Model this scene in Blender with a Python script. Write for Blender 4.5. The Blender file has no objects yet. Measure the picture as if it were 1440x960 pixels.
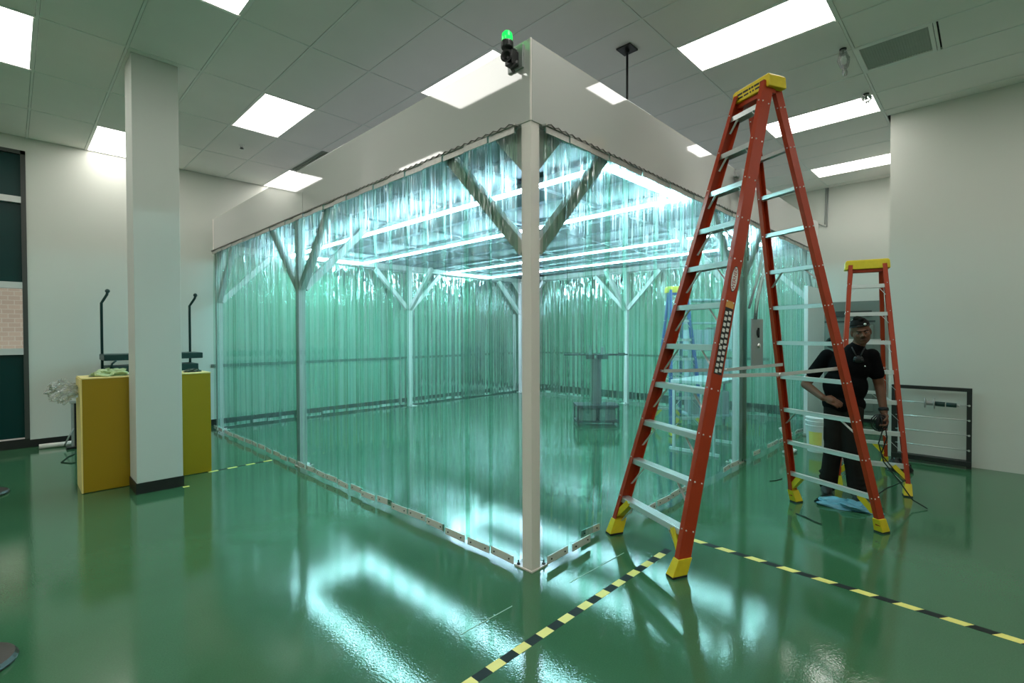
import bpy, bmesh, math, random
from mathutils import Vector, Matrix
random.seed(7)
PI = math.pi
scene = bpy.context.scene
COL = scene.collection
WM = {}
V = Vector

# ------------------------------------------------------------------ materials
def nodes(name):
    m = bpy.data.materials.new(name); m.use_nodes = True
    nt = m.node_tree; nt.nodes.clear()
    return m, nt, nt.nodes.new, nt.links.new

def mat(name, col, rough=.5, metal=0., bump=0., bscale=200., vary=.06, vscale=3., coat=0., emis=None, estr=0., spec=.5, stretch=None):
    m, nt, N, L = nodes(name)
    out = N('ShaderNodeOutputMaterial'); b = N('ShaderNodeBsdfPrincipled')
    L(b.outputs[0], out.inputs[0])
    tc = N('ShaderNodeTexCoord'); mp = N('ShaderNodeMapping'); L(tc.outputs['Object'], mp.inputs[0])
    if stretch: mp.inputs['Scale'].default_value = stretch
    nz = N('ShaderNodeTexNoise'); nz.inputs['Scale'].default_value = vscale; nz.inputs['Detail'].default_value = 4
    L(mp.outputs[0], nz.inputs[0])
    mx = N('ShaderNodeMix'); mx.data_type = 'RGBA'
    c = V(col[:3])
    mx.inputs['A'].default_value = (*(c*(1-vary)), 1); mx.inputs['B'].default_value = (*[min(1, q) for q in c*(1+vary)], 1)
    L(nz.outputs[0], mx.inputs['Factor']); L(mx.outputs['Result'], b.inputs['Base Color'])
    b.inputs['Roughness'].default_value = rough; b.inputs['Metallic'].default_value = metal
    b.inputs['Coat Weight'].default_value = coat; b.inputs['Coat Roughness'].default_value = .05
    b.inputs['Specular IOR Level'].default_value = spec
    if emis: b.inputs['Emission Color'].default_value = (*emis, 1); b.inputs['Emission Strength'].default_value = estr
    if bump:
        n2 = N('ShaderNodeTexNoise'); n2.inputs['Scale'].default_value = bscale; n2.inputs['Detail'].default_value = 3
        L(mp.outputs[0], n2.inputs[0])
        bp = N('ShaderNodeBump'); bp.inputs['Strength'].default_value = bump; bp.inputs['Distance'].default_value = .002
        L(n2.outputs[0], bp.inputs['Height']); L(bp.outputs[0], b.inputs['Normal'])
    return m

def mat_emit(name, col, s):
    m, nt, N, L = nodes(name)
    out = N('ShaderNodeOutputMaterial'); e = N('ShaderNodeEmission')
    e.inputs[0].default_value = (*col, 1); e.inputs[1].default_value = s
    L(e.outputs[0], out.inputs[0]); return m

def mat_floor():
    m, nt, N, L = nodes('green_epoxy')
    out = N('ShaderNodeOutputMaterial'); b = N('ShaderNodeBsdfPrincipled'); L(b.outputs[0], out.inputs[0])
    tc = N('ShaderNodeTexCoord')
    nz = N('ShaderNodeTexNoise'); nz.inputs['Scale'].default_value = 1.3; nz.inputs['Detail'].default_value = 5
    L(tc.outputs['Object'], nz.inputs[0])
    sp = N('ShaderNodeTexNoise'); sp.inputs['Scale'].default_value = 140; sp.inputs['Detail'].default_value = 2
    L(tc.outputs['Object'], sp.inputs[0])
    ad = N('ShaderNodeMath'); ad.operation = 'ADD'; L(nz.outputs[0], ad.inputs[0]); L(sp.outputs[0], ad.inputs[1])
    hf = N('ShaderNodeMath'); hf.operation = 'MULTIPLY'; hf.inputs[1].default_value = .5; L(ad.outputs[0], hf.inputs[0])
    cr = N('ShaderNodeValToRGB'); cr.color_ramp.elements[0].position = .3; cr.color_ramp.elements[1].position = .7
    cr.color_ramp.elements[0].color = (.036, .118, .053, 1); cr.color_ramp.elements[1].color = (.052, .158, .076, 1)
    L(hf.outputs[0], cr.inputs[0]); L(cr.outputs[0], b.inputs['Base Color'])
    b.inputs['Roughness'].default_value = .045; b.inputs['IOR'].default_value = 1.62
    # orange peel of the rolled coating
    n1 = N('ShaderNodeTexNoise'); n1.inputs['Scale'].default_value = 95; n1.inputs['Detail'].default_value = 2
    L(tc.outputs['Object'], n1.inputs[0])
    bp = N('ShaderNodeBump'); bp.inputs['Strength'].default_value = .15; bp.inputs['Distance'].default_value = .002
    L(n1.outputs[0], bp.inputs['Height']); L(bp.outputs[0], b.inputs['Normal'])
    return m

def mat_curtain():
    m, nt, N, L = nodes('green_vinyl')
    out = N('ShaderNodeOutputMaterial')
    tc = N('ShaderNodeTexCoord')
    def streak(sc, z, det, rot=0):
        mp = N('ShaderNodeMapping'); mp.inputs['Scale'].default_value = (sc, sc, z); L(tc.outputs['Object'], mp.inputs[0])
        n = N('ShaderNodeTexNoise'); n.inputs['Scale'].default_value = 1; n.inputs['Detail'].default_value = det
        L(mp.outputs[0], n.inputs[0]); return n.outputs[0]
    s1 = streak(26, .12, 3); s2 = streak(150, .8, 2); s3 = streak(30, 2.6, 2)
    # tint, with slightly denser lines along the length of the strips
    cr = N('ShaderNodeValToRGB'); e = cr.color_ramp.elements
    e[0].position = .30; e[0].color = (.46, .78, .61, 1); e[1].position = .58; e[1].color = (.76, .975, .89, 1)
    L(s1, cr.inputs[0])
    tr = N('ShaderNodeBsdfTransparent'); L(cr.outputs[0], tr.inputs[0])
    # hazy, embossed lines that scatter the lamps behind
    mul = N('ShaderNodeMath'); mul.operation = 'MULTIPLY'; L(s2, mul.inputs[0]); L(s3, mul.inputs[1])
    # the strips are creased where they hang from the clamps and run straight lower down
    sx = N('ShaderNodeSeparateXYZ'); L(tc.outputs['Object'], sx.inputs[0])
    up = N('ShaderNodeMapRange'); up.interpolation_type = 'SMOOTHSTEP'; up.inputs['From Min'].default_value = 1.95; up.inputs['From Max'].default_value = 2.75
    up.inputs['To Min'].default_value = .07; up.inputs['To Max'].default_value = 1.; L(sx.outputs['Z'], up.inputs['Value'])
    mr0 = N('ShaderNodeMapRange'); mr0.inputs['From Min'].default_value = .24; mr0.inputs['From Max'].default_value = .34
    mr0.inputs['To Min'].default_value = .05; mr0.inputs['To Max'].default_value = .50; L(mul.outputs[0], mr0.inputs['Value'])
    mr = N('ShaderNodeMath'); mr.operation = 'MULTIPLY'; L(mr0.outputs[0], mr.inputs[0]); L(up.outputs[0], mr.inputs[1])
    rf = N('ShaderNodeBsdfRefraction'); rf.inputs['IOR'].default_value = 1.17; rf.inputs['Roughness'].default_value = .66
    rf.inputs['Color'].default_value = (.82, .99, .95, 1)
    m1 = N('ShaderNodeMixShader'); L(mr.outputs[0], m1.inputs[0]); L(tr.outputs[0], m1.inputs[1]); L(rf.outputs[0], m1.inputs[2])
    # wavy glossy skin: the normal wanders sideways and up and down along the strip
    geo = N('ShaderNodeNewGeometry')
    mp2 = N('ShaderNodeMapping'); mp2.inputs['Scale'].default_value = (16, 16, 2.6); L(tc.outputs['Object'], mp2.inputs[0])
    n3 = N('ShaderNodeTexNoise'); n3.inputs['Scale'].default_value = 1; n3.inputs['Detail'].default_value = 2; L(mp2.outputs[0], n3.inputs[0])
    sb = N('ShaderNodeVectorMath'); sb.operation = 'SUBTRACT'; sb.inputs[1].default_value = (.5, .5, .5); L(n3.outputs['Color'], sb.inputs[0])
    sc = N('ShaderNodeVectorMath'); sc.operation = 'SCALE'; L(sb.outputs[0], sc.inputs[0])
    u2 = N('ShaderNodeMath'); u2.operation = 'MULTIPLY'; u2.inputs[1].default_value = 1.15; L(up.outputs[0], u2.inputs[0]); L(u2.outputs[0], sc.inputs['Scale'])
    av = N('ShaderNodeVectorMath'); av.operation = 'ADD'; L(geo.outputs['Normal'], av.inputs[0]); L(sc.outputs[0], av.inputs[1])
    nv = N('ShaderNodeVectorMath'); nv.operation = 'NORMALIZE'; L(av.outputs[0], nv.inputs[0])
    gl = N('ShaderNodeBsdfGlossy'); gl.inputs['Roughness'].default_value = .06; L(nv.outputs[0], gl.inputs['Normal'])
    fr = N('ShaderNodeFresnel'); fr.inputs['IOR'].default_value = 1.62; L(nv.outputs[0], fr.inputs['Normal'])
    m2 = N('ShaderNodeMixShader'); L(fr.outputs[0], m2.inputs[0]); L(m1.outputs[0], m2.inputs[1]); L(gl.outputs[0], m2.inputs[2])
    df = N('ShaderNodeBsdfTranslucent'); df.inputs[0].default_value = (.70, .97, .88, 1)
    m3 = N('ShaderNodeMixShader'); m3.inputs[0].default_value = .06; L(m2.outputs[0], m3.inputs[1]); L(df.outputs[0], m3.inputs[2])
    L(m3.outputs[0], out.inputs[0]); return m

def mat_clear(name, tint=(.95, .98, .97), rough=.05, gl=1., milky=.08, bump=0):
    m, nt, N, L = nodes(name)
    out = N('ShaderNodeOutputMaterial'); tr = N('ShaderNodeBsdfTransparent'); tr.inputs[0].default_value = (*tint, 1)
    g = N('ShaderNodeBsdfGlossy'); g.inputs['Roughness'].default_value = rough
    fr = N('ShaderNodeFresnel'); fr.inputs['IOR'].default_value = 1.5
    tc = N('ShaderNodeTexCoord'); nz = N('ShaderNodeTexNoise'); nz.inputs['Scale'].default_value = 25; L(tc.outputs['Object'], nz.inputs[0])
    if bump:
        bp = N('ShaderNodeBump'); bp.inputs['Strength'].default_value = bump; bp.inputs['Distance'].default_value = .01
        L(nz.outputs[0], bp.inputs['Height']); L(bp.outputs[0], g.inputs['Normal'])
    mu = N('ShaderNodeMath'); mu.operation = 'MULTIPLY'; mu.inputs[1].default_value = gl; L(fr.outputs[0], mu.inputs[0])
    mx = N('ShaderNodeMixShader'); L(mu.outputs[0], mx.inputs[0]); L(tr.outputs[0], mx.inputs[1]); L(g.outputs[0], mx.inputs[2])
    d = N('ShaderNodeBsdfDiffuse'); d.inputs[0].default_value = (.8, .84, .82, 1)
    m3 = N('ShaderNodeMixShader'); m3.inputs[0].default_value = milky; L(mx.outputs[0], m3.inputs[1]); L(d.outputs[0], m3.inputs[2])
    L(m3.outputs[0], out.inputs[0]); return m

def mat_brick():
    m, nt, N, L = nodes('outdoor_brick')
    out = N('ShaderNodeOutputMaterial'); b = N('ShaderNodeBsdfPrincipled'); L(b.outputs[0], out.inputs[0])
    tc = N('ShaderNodeTexCoord'); mp = N('ShaderNodeMapping'); mp.inputs['Rotation'].default_value = (PI/2, 0, 0)
    L(tc.outputs['Object'], mp.inputs[0])
    br = N('ShaderNodeTexBrick'); br.inputs['Scale'].default_value = 3.2
    br.inputs['Color1'].default_value = (.80, .58, .44, 1); br.inputs['Color2'].default_value = (.72, .51, .39, 1)
    br.inputs['Mortar'].default_value = (.85, .70, .58, 1); L(mp.outputs[0], br.inputs[0])
    L(br.outputs[0], b.inputs['Base Color']); b.inputs['Roughness'].default_value = .9
    return m

M = dict(
    wall=mat('painted_wall', (.66, .67, .615), .62, bump=.08, bscale=60, vary=.03, vscale=.8),
    ceil=mat('mineral_tile', (.90, .85, .81), .9, bump=.3, bscale=350, vary=.04, vscale=2),
    tbar=mat('ceiling_bar', (.86, .84, .80), .5, vary=.02),
    dark=mat('dark_plenum', (.06, .065, .06), .9),
    floor=mat_floor(),
    base=mat('black_rubber_base', (.010, .011, .010), .45, vary=.1),
    column=mat('column_paint', (.64, .66, .62), .55, vary=.02, bump=.05, bscale=50),
    fascia=mat('white_acrylic_panel', (.58, .575, .56), .04, vary=.015, vscale=.7, spec=1.),
    post=mat('powder_coated_post', (.84, .775, .73), .5, vary=.04, vscale=1.5),
    track=mat('zinc_track', (.50, .49, .46), .35, metal=.6, vary=.25, vscale=40),
    trackdark=mat('dark_hook_chain', (.10, .09, .08), .5, vary=.1),  # dark brown of the scalloped hook chain along the curtain rail
    curtain=mat_curtain(), vedge=mat_clear('vinyl_cut_edge', tint=(.36, .62, .50), rough=.2, milky=.05),
    plate=mat('milky_clamp_plate', (.66, .68, .64), .25, vary=.06, vscale=30),
    bolt=mat('dark_steel', (.05, .05, .05), .4, metal=.7),
    red=mat('orange_fiberglass', (.42, .042, .010), .45, vary=.10, vscale=12, spec=.35),
    alu=mat('ribbed_aluminium', (.76, .78, .77), .36, metal=.55, vary=.08, vscale=30, stretch=(1, 20, 20)),
    yellow=mat('yellow_plastic', (.80, .60, .02), .45, vary=.12, vscale=25),
    rubber=mat('black_rubber', (.012, .012, .012), .7),
    rivet=mat('bright_rivet', (.85, .85, .82), .3, metal=.8),
    cab=mat('mustard_yellow_panel', (.38, .245, .003), .45, vary=.05, vscale=4),
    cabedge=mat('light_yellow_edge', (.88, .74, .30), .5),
    black=mat('black_plastic', (.010, .011, .011), .45, spec=.3),
    label=mat('black_label', (.018, .018, .018), .5),
    white=mat('white_print', (.80, .80, .76), .5),
    tapey=mat('tape_yellow', (.86, .76, .20), .45, vary=.05, vscale=20),
    tapek=mat('tape_black', (.010, .016, .014), .6, spec=.2),
    teal=mat('dark_teal_glass', (.000, .034, .032), .35, spec=.3, vary=.2, vscale=.7),
    bronze=mat('dark_window_frame', (.05, .055, .05), .4),
    mull=mat('aluminium_mullion', (.62, .64, .62), .4, metal=.2),
    steel=mat('dark_rack_steel', (.022, .026, .024), .45, metal=.3, vary=.2),
    rod=mat('bright_rod', (.62, .64, .62), .3, metal=.7),
    gcab=mat('grey_green_enamel', (.17, .19, .165), .45, vary=.06),
    gcab2=mat('dark_slot', (.035, .04, .036), .6),
    wcab=mat('white_enamel', (.72, .76, .76), .35, vary=.02),
    bcab=mat('pale_blue_enamel', (.42, .52, .55), .4, vary=.05),
    beacong=mat('green_beacon_lens', (.01, .75, .10), .2, emis=(.01, .9, .10), estr=.9),
    cartm=mat('dark_green_tube', (.012, .045, .040), .4, metal=.2),
    skin=mat('brown_skin', (.150, .066, .040), .6, spec=.2, vary=.10, vscale=22, bump=.15, bscale=150),
    lip=mat('lip', (.12, .045, .038), .6), eyew=mat('eye_white', (.22, .20, .18), .6, spec=.1), hair=mat('black_hair', (.010, .009, .008), .8, spec=.1, bump=.5, bscale=300),
    shirt=mat('black_cotton', (.0035, .0035, .004), .9, spec=.08, bump=.3, bscale=80, vary=.25, vscale=8),
    pants=mat('dark_olive_cotton', (.017, .015, .013), .95, spec=.08, bump=.5, bscale=50, vary=.35, vscale=9),
    boot=mat('black_leather', (.012, .012, .011), .5),
    bluebag=mat('light_blue_film', (.10, .30, .40), .35, vary=.35, vscale=14, bump=.6, bscale=30),
    green_paper=mat('pale_green_film', (.42, .56, .30), .5, vary=.4, vscale=20),
    darkfilm=mat('dark_green_film', (.03, .06, .04), .4, vary=.4, vscale=20),
    whitebag=mat('white_foam', (.78, .78, .74), .6),
    clear=mat_clear('clear_film', bump=.8, rough=.15, milky=.24),
    glass=mat_clear('window_glass', tint=(.93, .97, .95), milky=.0),
    brick=mat_brick(),
    blue=mat('blue_fiberglass', (.03, .10, .35), .4),
    led=mat_emit('led_tube', (.52, .82, 1.0), 58.0),
    panel=mat_emit('troffer_diffuser', (1.0, .975, .915), 6.0),
    inner=mat('plenum_panel', (.20, .24, .26), .5, vary=.08, vscale=2),
    vent=mat('vent_grey', (.36, .39, .34), .6),
    gauge=mat('regulator_grey', (.36, .38, .37), .4, metal=.3),
    chrome=mat('chrome', (.75, .76, .76), .15, metal=1.),
    disc=mat('brown_black_base', (.035, .028, .024), .35),
    residue=mat('tape_residue', (.26, .42, .30), .5, vary=.4, vscale=30),
)

# ------------------------------------------------------------------ geometry helpers
class MB:
    def __init__(s): s.bm = bmesh.new(); s.mats = []; s.cur = 0; s.sm = False
    def use(s, m):
        if m not in s.mats: s.mats.append(m)
        s.cur = s.mats.index(m); return s
    def _poly(s, vs, fs):
        v = [s.bm.verts.new(p) for p in vs]
        for f in fs:
            try:
                fc = s.bm.faces.new([v[i] for i in f]); fc.material_index = s.cur; fc.smooth = s.sm
            except ValueError: pass
        return v
    def box(s, a, b, mx=None):
        x0, y0, z0 = a; x1, y1, z1 = b
        p = [V(q) for q in ((x0,y0,z0),(x1,y0,z0),(x1,y1,z0),(x0,y1,z0),(x0,y0,z1),(x1,y0,z1),(x1,y1,z1),(x0,y1,z1))]
        if mx: p = [mx @ q for q in p]
        s._poly(p, [(0,3,2,1),(4,5,6,7),(0,1,5,4),(1,2,6,5),(2,3,7,6),(3,0,4,7)]); return s
    def bar(s, p, q, w, h, up=(0,0,1), off=(0,0), w2=None, h2=None):
        """box from p to q, w across (side), h along up-ish"""
        p, q = V(p), V(q); d = (q-p).normalized(); u = V(up); sd = d.cross(u).normalized(); u = sd.cross(d).normalized()
        c = sd*off[0] + u*off[1]; w2 = w2 or w; h2 = h2 or h
        vs = [p+c+sd*a*w/2+u*b*h/2 for a, b in ((-1,-1),(1,-1),(1,1),(-1,1))] + [q+c+sd*a*w2/2+u*b*h2/2 for a, b in ((-1,-1),(1,-1),(1,1),(-1,1))]
        s._poly(vs, [(0,3,2,1),(4,5,6,7),(0,1,5,4),(1,2,6,5),(2,3,7,6),(3,0,4,7)]); return s
    def tube(s, pts, r, n=10, r2=None):
        pts = [V(p) for p in pts]; k = len(pts)
        rs = r if isinstance(r, (list, tuple)) else [r + ((r2 if r2 is not None else r)-r)*i/(k-1) for i in range(k)]
        rings = []; prev = None
        for i, p in enumerate(pts):
            d = (pts[min(i+1, k-1)]-pts[max(i-1, 0)]).normalized()
            a = prev if prev is not None else (V((0,0,1)) if abs(d.z) < .9 else V((1,0,0)))
            sd = d.cross(a)
            if sd.length < 1e-5: sd = d.cross(V((1,0,0)))
            sd.normalize(); u = sd.cross(d).normalized(); prev = u
            rings.append([s.bm.verts.new(p+(sd*math.cos(2*PI*j/n)+u*math.sin(2*PI*j/n))*rs[i]) for j in range(n)])
        for a, b in zip(rings, rings[1:]):
            for j in range(n):
                f = s.bm.faces.new([a[j], a[(j+1)%n], b[(j+1)%n], b[j]]); f.material_index = s.cur; f.smooth = True
        for rg in (rings[0][::-1], rings[-1]):
            f = s.bm.faces.new(rg); f.material_index = s.cur
        return s
    def ell(s, c, r, nu=16, nv=10, mx=None):
        c = V(c); r = V(r) if not isinstance(r, (int, float)) else V((r,r,r))
        vs = []; fs = []
        for i in range(1, nv):
            for j in range(nu):
                t = PI*i/nv; f = 2*PI*j/nu
                q = V((math.sin(t)*math.cos(f)*r.x, math.sin(t)*math.sin(f)*r.y, math.cos(t)*r.z))
                if mx: q = mx @ q
                vs.append(c+q)
        t_, b_ = V((0,0,r.z)), V((0,0,-r.z))
        if mx: t_, b_ = mx @ t_, mx @ b_
        vs += [c+t_, c+b_]; T = len(vs)-2; B = T+1
        for i in range(nv-2):
            for j in range(nu): fs.append((i*nu+j, (i+1)*nu+j, (i+1)*nu+(j+1)%nu, i*nu+(j+1)%nu))
        for j in range(nu): fs.append((T, j, (j+1)%nu)); fs.append((B, (nv-2)*nu+(j+1)%nu, (nv-2)*nu+j))
        sm = s.sm; s.sm = True; s._poly(vs, fs); s.sm = sm; return s
    def lathe(s, c, prof, n=24, mx=None):
        c = V(c); vs = []; fs = []
        for r, z in prof:
            for j in range(n):
                q = V((r*math.cos(2*PI*j/n), r*math.sin(2*PI*j/n), z)); vs.append(c+(mx @ q if mx else q))
        k = len(prof)
        for i in range(k-1):
            for j in range(n): fs.append((i*n+j, i*n+(j+1)%n, (i+1)*n+(j+1)%n, (i+1)*n+j))
        fs.append(tuple(range(n))[::-1]); fs.append(tuple((k-1)*n+j for j in range(n)))
        s._poly(vs, fs); return s
    def prism(s, pts, ex):
        pts = [V(p) for p in pts]; ex = V(ex); n = len(pts)
        s._poly(pts+[p+ex for p in pts], [tuple(range(n))[::-1], tuple(range(n, 2*n))]+[(i, (i+1)%n, n+(i+1)%n, n+i) for i in range(n)]); return s
    def crumple(s, c, size, seed=0, nu=26, nv=18, amp=.35, flat=True):
        rnd = random.Random(seed); c = V(c); sx, sy, sz = size
        ph = [(rnd.uniform(2,9), rnd.uniform(2,9), rnd.uniform(0,6), rnd.uniform(.3,1)) for _ in range(7)]
        vs = []; fs = []
        for i in range(nv+1):
            for j in range(nu):
                t = PI*i/nv; f = 2*PI*j/nu
                k = 1 + amp*sum(a*math.sin(p*f+o)*math.sin(q*t+o*2) for p, q, o, a in ph)/3 + rnd.uniform(-.06,.06)
                z = math.cos(t)*sz*k
                if flat: z = max(z, -sz*.0)
                vs.append(c+V((math.sin(t)*math.cos(f)*sx*k, math.sin(t)*math.sin(f)*sy*k, z)))
        for i in range(nv):
            for j in range(nu): fs.append((i*nu+j, (i+1)*nu+j, (i+1)*nu+(j+1)%nu, i*nu+(j+1)%nu))
        s._poly(vs, fs); return s
    def build(s, name, m=None, parent=None, origin=None, bevel=0, local=False, recalc=True):
        bm = s.bm
        if recalc: bmesh.ops.recalc_face_normals(bm, faces=bm.faces)
        me = bpy.data.meshes.new(name)
        if parent is None:
            xs = [v.co for v in bm.verts]
            if origin is None:
                lo = V([min(c[i] for c in xs) for i in range(3)]); hi = V([max(c[i] for c in xs) for i in range(3)])
                origin = V(((lo.x+hi.x)/2, (lo.y+hi.y)/2, lo.z))
            W = Matrix.Translation(V(origin))
        else: W = WM[parent.name]
        if not local:
            inv = W.inverted()
            for v in bm.verts: v.co = inv @ v.co
        bm.to_mesh(me); bm.free()
        o = bpy.data.objects.new(name, me); COL.objects.link(o)
        for q in ([m] if m is not None else s.mats): me.materials.append(q)
        if parent is None: o.location = W.translation
        else: o.parent = parent
        WM[o.name] = W
        if bevel:
            b = o.modifiers.new('bevel', 'BEVEL'); b.width = bevel; b.segments = 2; b.limit_method = 'ANGLE'; b.angle_limit = math.radians(40)
        return o

def tag(o, label=None, cat=None, group=None, kind=None):
    for k, v in (('label', label), ('category', cat), ('group', group), ('kind', kind)):
        if v: o[k] = v
    return o
def empty(name, loc, rz=0, label=None, cat=None, group=None, kind=None):
    o = bpy.data.objects.new(name, None); COL.objects.link(o); o.empty_display_size = .1
    o.location = loc; o.rotation_euler = (0, 0, rz)
    WM[o.name] = Matrix.Translation(V(loc)) @ Matrix.Rotation(rz, 4, 'Z')
    return tag(o, label, cat, group, kind)
def struct(o): o['kind'] = 'structure'; return o
def copy_tree(o, parent=None):
    c = o.copy(); COL.objects.link(c)
    if parent: c.parent = parent
    for ch in [q for q in bpy.data.objects if q.parent == o]: copy_tree(ch, c)
    return c
def text_mesh(name, txt, size, m, parent, mx, ext=.0006, squash=1.):
    cu = bpy.data.curves.new(name, 'FONT'); cu.body = txt; cu.size = size; cu.extrude = ext; cu.align_x = 'CENTER'; cu.align_y = 'CENTER'
    t = bpy.data.objects.new(name, cu); COL.objects.link(t)
    dg = bpy.context.evaluated_depsgraph_get(); me = bpy.data.meshes.new_from_object(t.evaluated_get(dg))
    bpy.data.objects.remove(t)
    me.transform(mx @ Matrix.Diagonal((squash, 1, 1, 1))); me.materials.clear(); me.materials.append(m)
    o = bpy.data.objects.new(name, me); COL.objects.link(o); o.parent = parent; WM[o.name] = WM[parent.name]
    return o
def frame(o, x, y, z):
    """matrix whose columns are x, y, z axes at o"""
    m = Matrix.Identity(4)
    for i, a in enumerate((x, y, z, o)):
        for k in range(3): m[k][i] = a[k]
    return m

# ------------------------------------------------------------------ room shell
H = 4.2775; XL, XR, XA = -6.4, 7.73, 10.76; YB, YJ, YF = -6.0, .897, 9.54
struct(MB().box((XL-.2, YB-.2, -.2), (XA+.2, YF+.2, 0)).build('floor', M['floor'], origin=(0, 0, 0)))
# ceiling: slab above, individual 2x4 tiles, with openings for fittings
GX0, GY0, DX, DY = .809, 5.862, .61, 1.226
def gx(i): return GX0+i*DX
def gy(j): return GY0+j*DY
lights = []
for j in range(-9, 4):
    if j % 2: continue
    for i in range(-12, 17):
        if (i-(0 if (j//2) % 2 else 2)) % 4 == 0: lights.append((i, j))
def in_room(x, y): return XL < x < XA and YB < y < YF and not (x > XR and y < YJ)
lights = [(i, j) for i, j in lights if in_room(gx(i)+.3, gy(j)+.6) and in_room(gx(i)+.3, gy(j)+1.1) and in_room(gx(i)+.3, gy(j)+.2)]
VENTS = [(8, -5, .47, 1.), (4, 1, 0, 1)]
c = MB().use(M['ceil'])
for i in range(-12, 17):
    for j in range(-10, 4):
        if (i, j) in lights or (i, j) in [(4, 1)]: continue
        x0, x1, y0, y1 = gx(i)+.0135, gx(i+1)-.0135, gy(j)+.0135, gy(j+1)-.0135
        x0 = max(x0, XL); x1 = min(x1, XA); y0 = max(y0, YB); y1 = min(y1, YF)
        if x1-x0 < .03 or y1-y0 < .03: continue
        if not in_room((x0+x1)/2, (y0+y1)/2): 
            if y1 > YJ and x0 > XR: y0 = YJ
            elif x0 < XR and y0 < YJ: x1 = min(x1, XR)
            else: continue
        if (i, j) == (8, -5): y1 = y0+.60
        c.box((x0, y0, H), (x1, y1, H+.015))
c.use(M['dark']).box((XL-.2, YB-.2, H+.12), (XA+.2, YF+.2, H+.3))
struct(c.build('ceiling', origin=(0, 0, H)))
t = MB()
for i in range(-12, 18):
    if XL < gx(i) < XA: t.box((gx(i)-.010, YB if gx(i) < XR else YJ, H-.003), (gx(i)+.010, YF, H+.02))
for j in range(-10, 5):
    if YB < gy(j) < YF: t.box((XL, gy(j)-.010, H-.0035), (XA if gy(j) > YJ else XR, gy(j)+.010, H+.0195))
t.box((gx(8), .36, H-.003), (gx(9), .38, H+.02))
struct(t.build('trim_1', M['tbar'], origin=(0, 0, H)))
struct(MB().box((XR, YB, 0), (XR+3.2, YJ, H+.2)).build('wall_right', M['wall']))
struct(MB().box((XA, YJ, 0), (XA+.2, YF+.2, H+.2)).build('wall_far', M['wall']))
struct(MB().box((XL-.2, YB-.2, 0), (XL, YF+.2, H+.2)).build('wall_left', M['wall']))
struct(MB().box((XL-.2, YB-.2, 0), (XR+.2, YB, H+.2)).build('wall_near', M['wall']))
w = MB().box((.18, YF, 0), (XA+.2, YF+.2, H+.2)).box((XL-.2, YF, 0), (-3.0, YF+.2, H+.2)).box((-3.0, YF, 4.09), (.18, YF+.2, H+.2)).box((-3.0, YF, 0), (.18, YF+.2, .12))
struct(w.build('wall_back', M['wall']))
# window wall at far left
wf = MB().use(M['bronze'])
for x in (-3.0, -1.95, -.90, .13): wf.box((x, YF-.01, .12), (x+.05, YF+.10, 4.09))
wf.box((-3.0, YF-.01, 4.04), (.18, YF+.10, 4.09))
wf.use(M['mull'])
for z in (3.37, 2.20, 1.29): wf.box((-2.95, YF-.02, z), (.13, YF+.10, z+.085))
wf.use(M['teal'])
for z0, z1 in ((3.455, 4.04), (2.285, 3.37), (.14, 1.29)):
    for x in (-2.95, -1.90, -.85): wf.box((x, YF+.035, z0), (x+1.0, YF+.06, z1))
W1 = struct(wf.build('window_1', origin=(-1.4, YF, .12)))
MB().box((-2.95, YF+.045, 1.375), (.13, YF+.051, 2.20)).build('pane', M['glass'], W1)
tag(MB().box((-7, YF+2.6, -.1), (4, YF+2.9, 5)).build('brick_facade', M['brick']), 'pinkish beige brick facade seen outside through the clear pane at far left', 'building')
# baseboards
bb = MB().box((XL, YF-.012, 0), (.18, YF, .125)).box((.18, YF-.012, 0), (XA, YF, .105))
struct(bb.build('baseboard_back', M['base']))
struct(MB().box((XA-.012, 3.0, 0), (XA, YF, .105)).build('baseboard_far', M['base']))
# chair rails seen through the curtains
struct(MB().box((2.4, YF-.02, 1.00), (XA, YF, 1.05)).build('trim_2', M['gcab']))
struct(MB().box((XA-.02, 3.2, 1.00), (XA, YF, 1.05)).build('trim_3', M['gcab']))
# column
struct(MB().box((.845, 5.93, .105), (1.228, 6.30, H)).build('wall_column', M['column'], bevel=.004))
struct(MB().box((.838, 5.923, 0), (1.235, 6.307, .105)).build('baseboard_column', M['base']))

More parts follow.
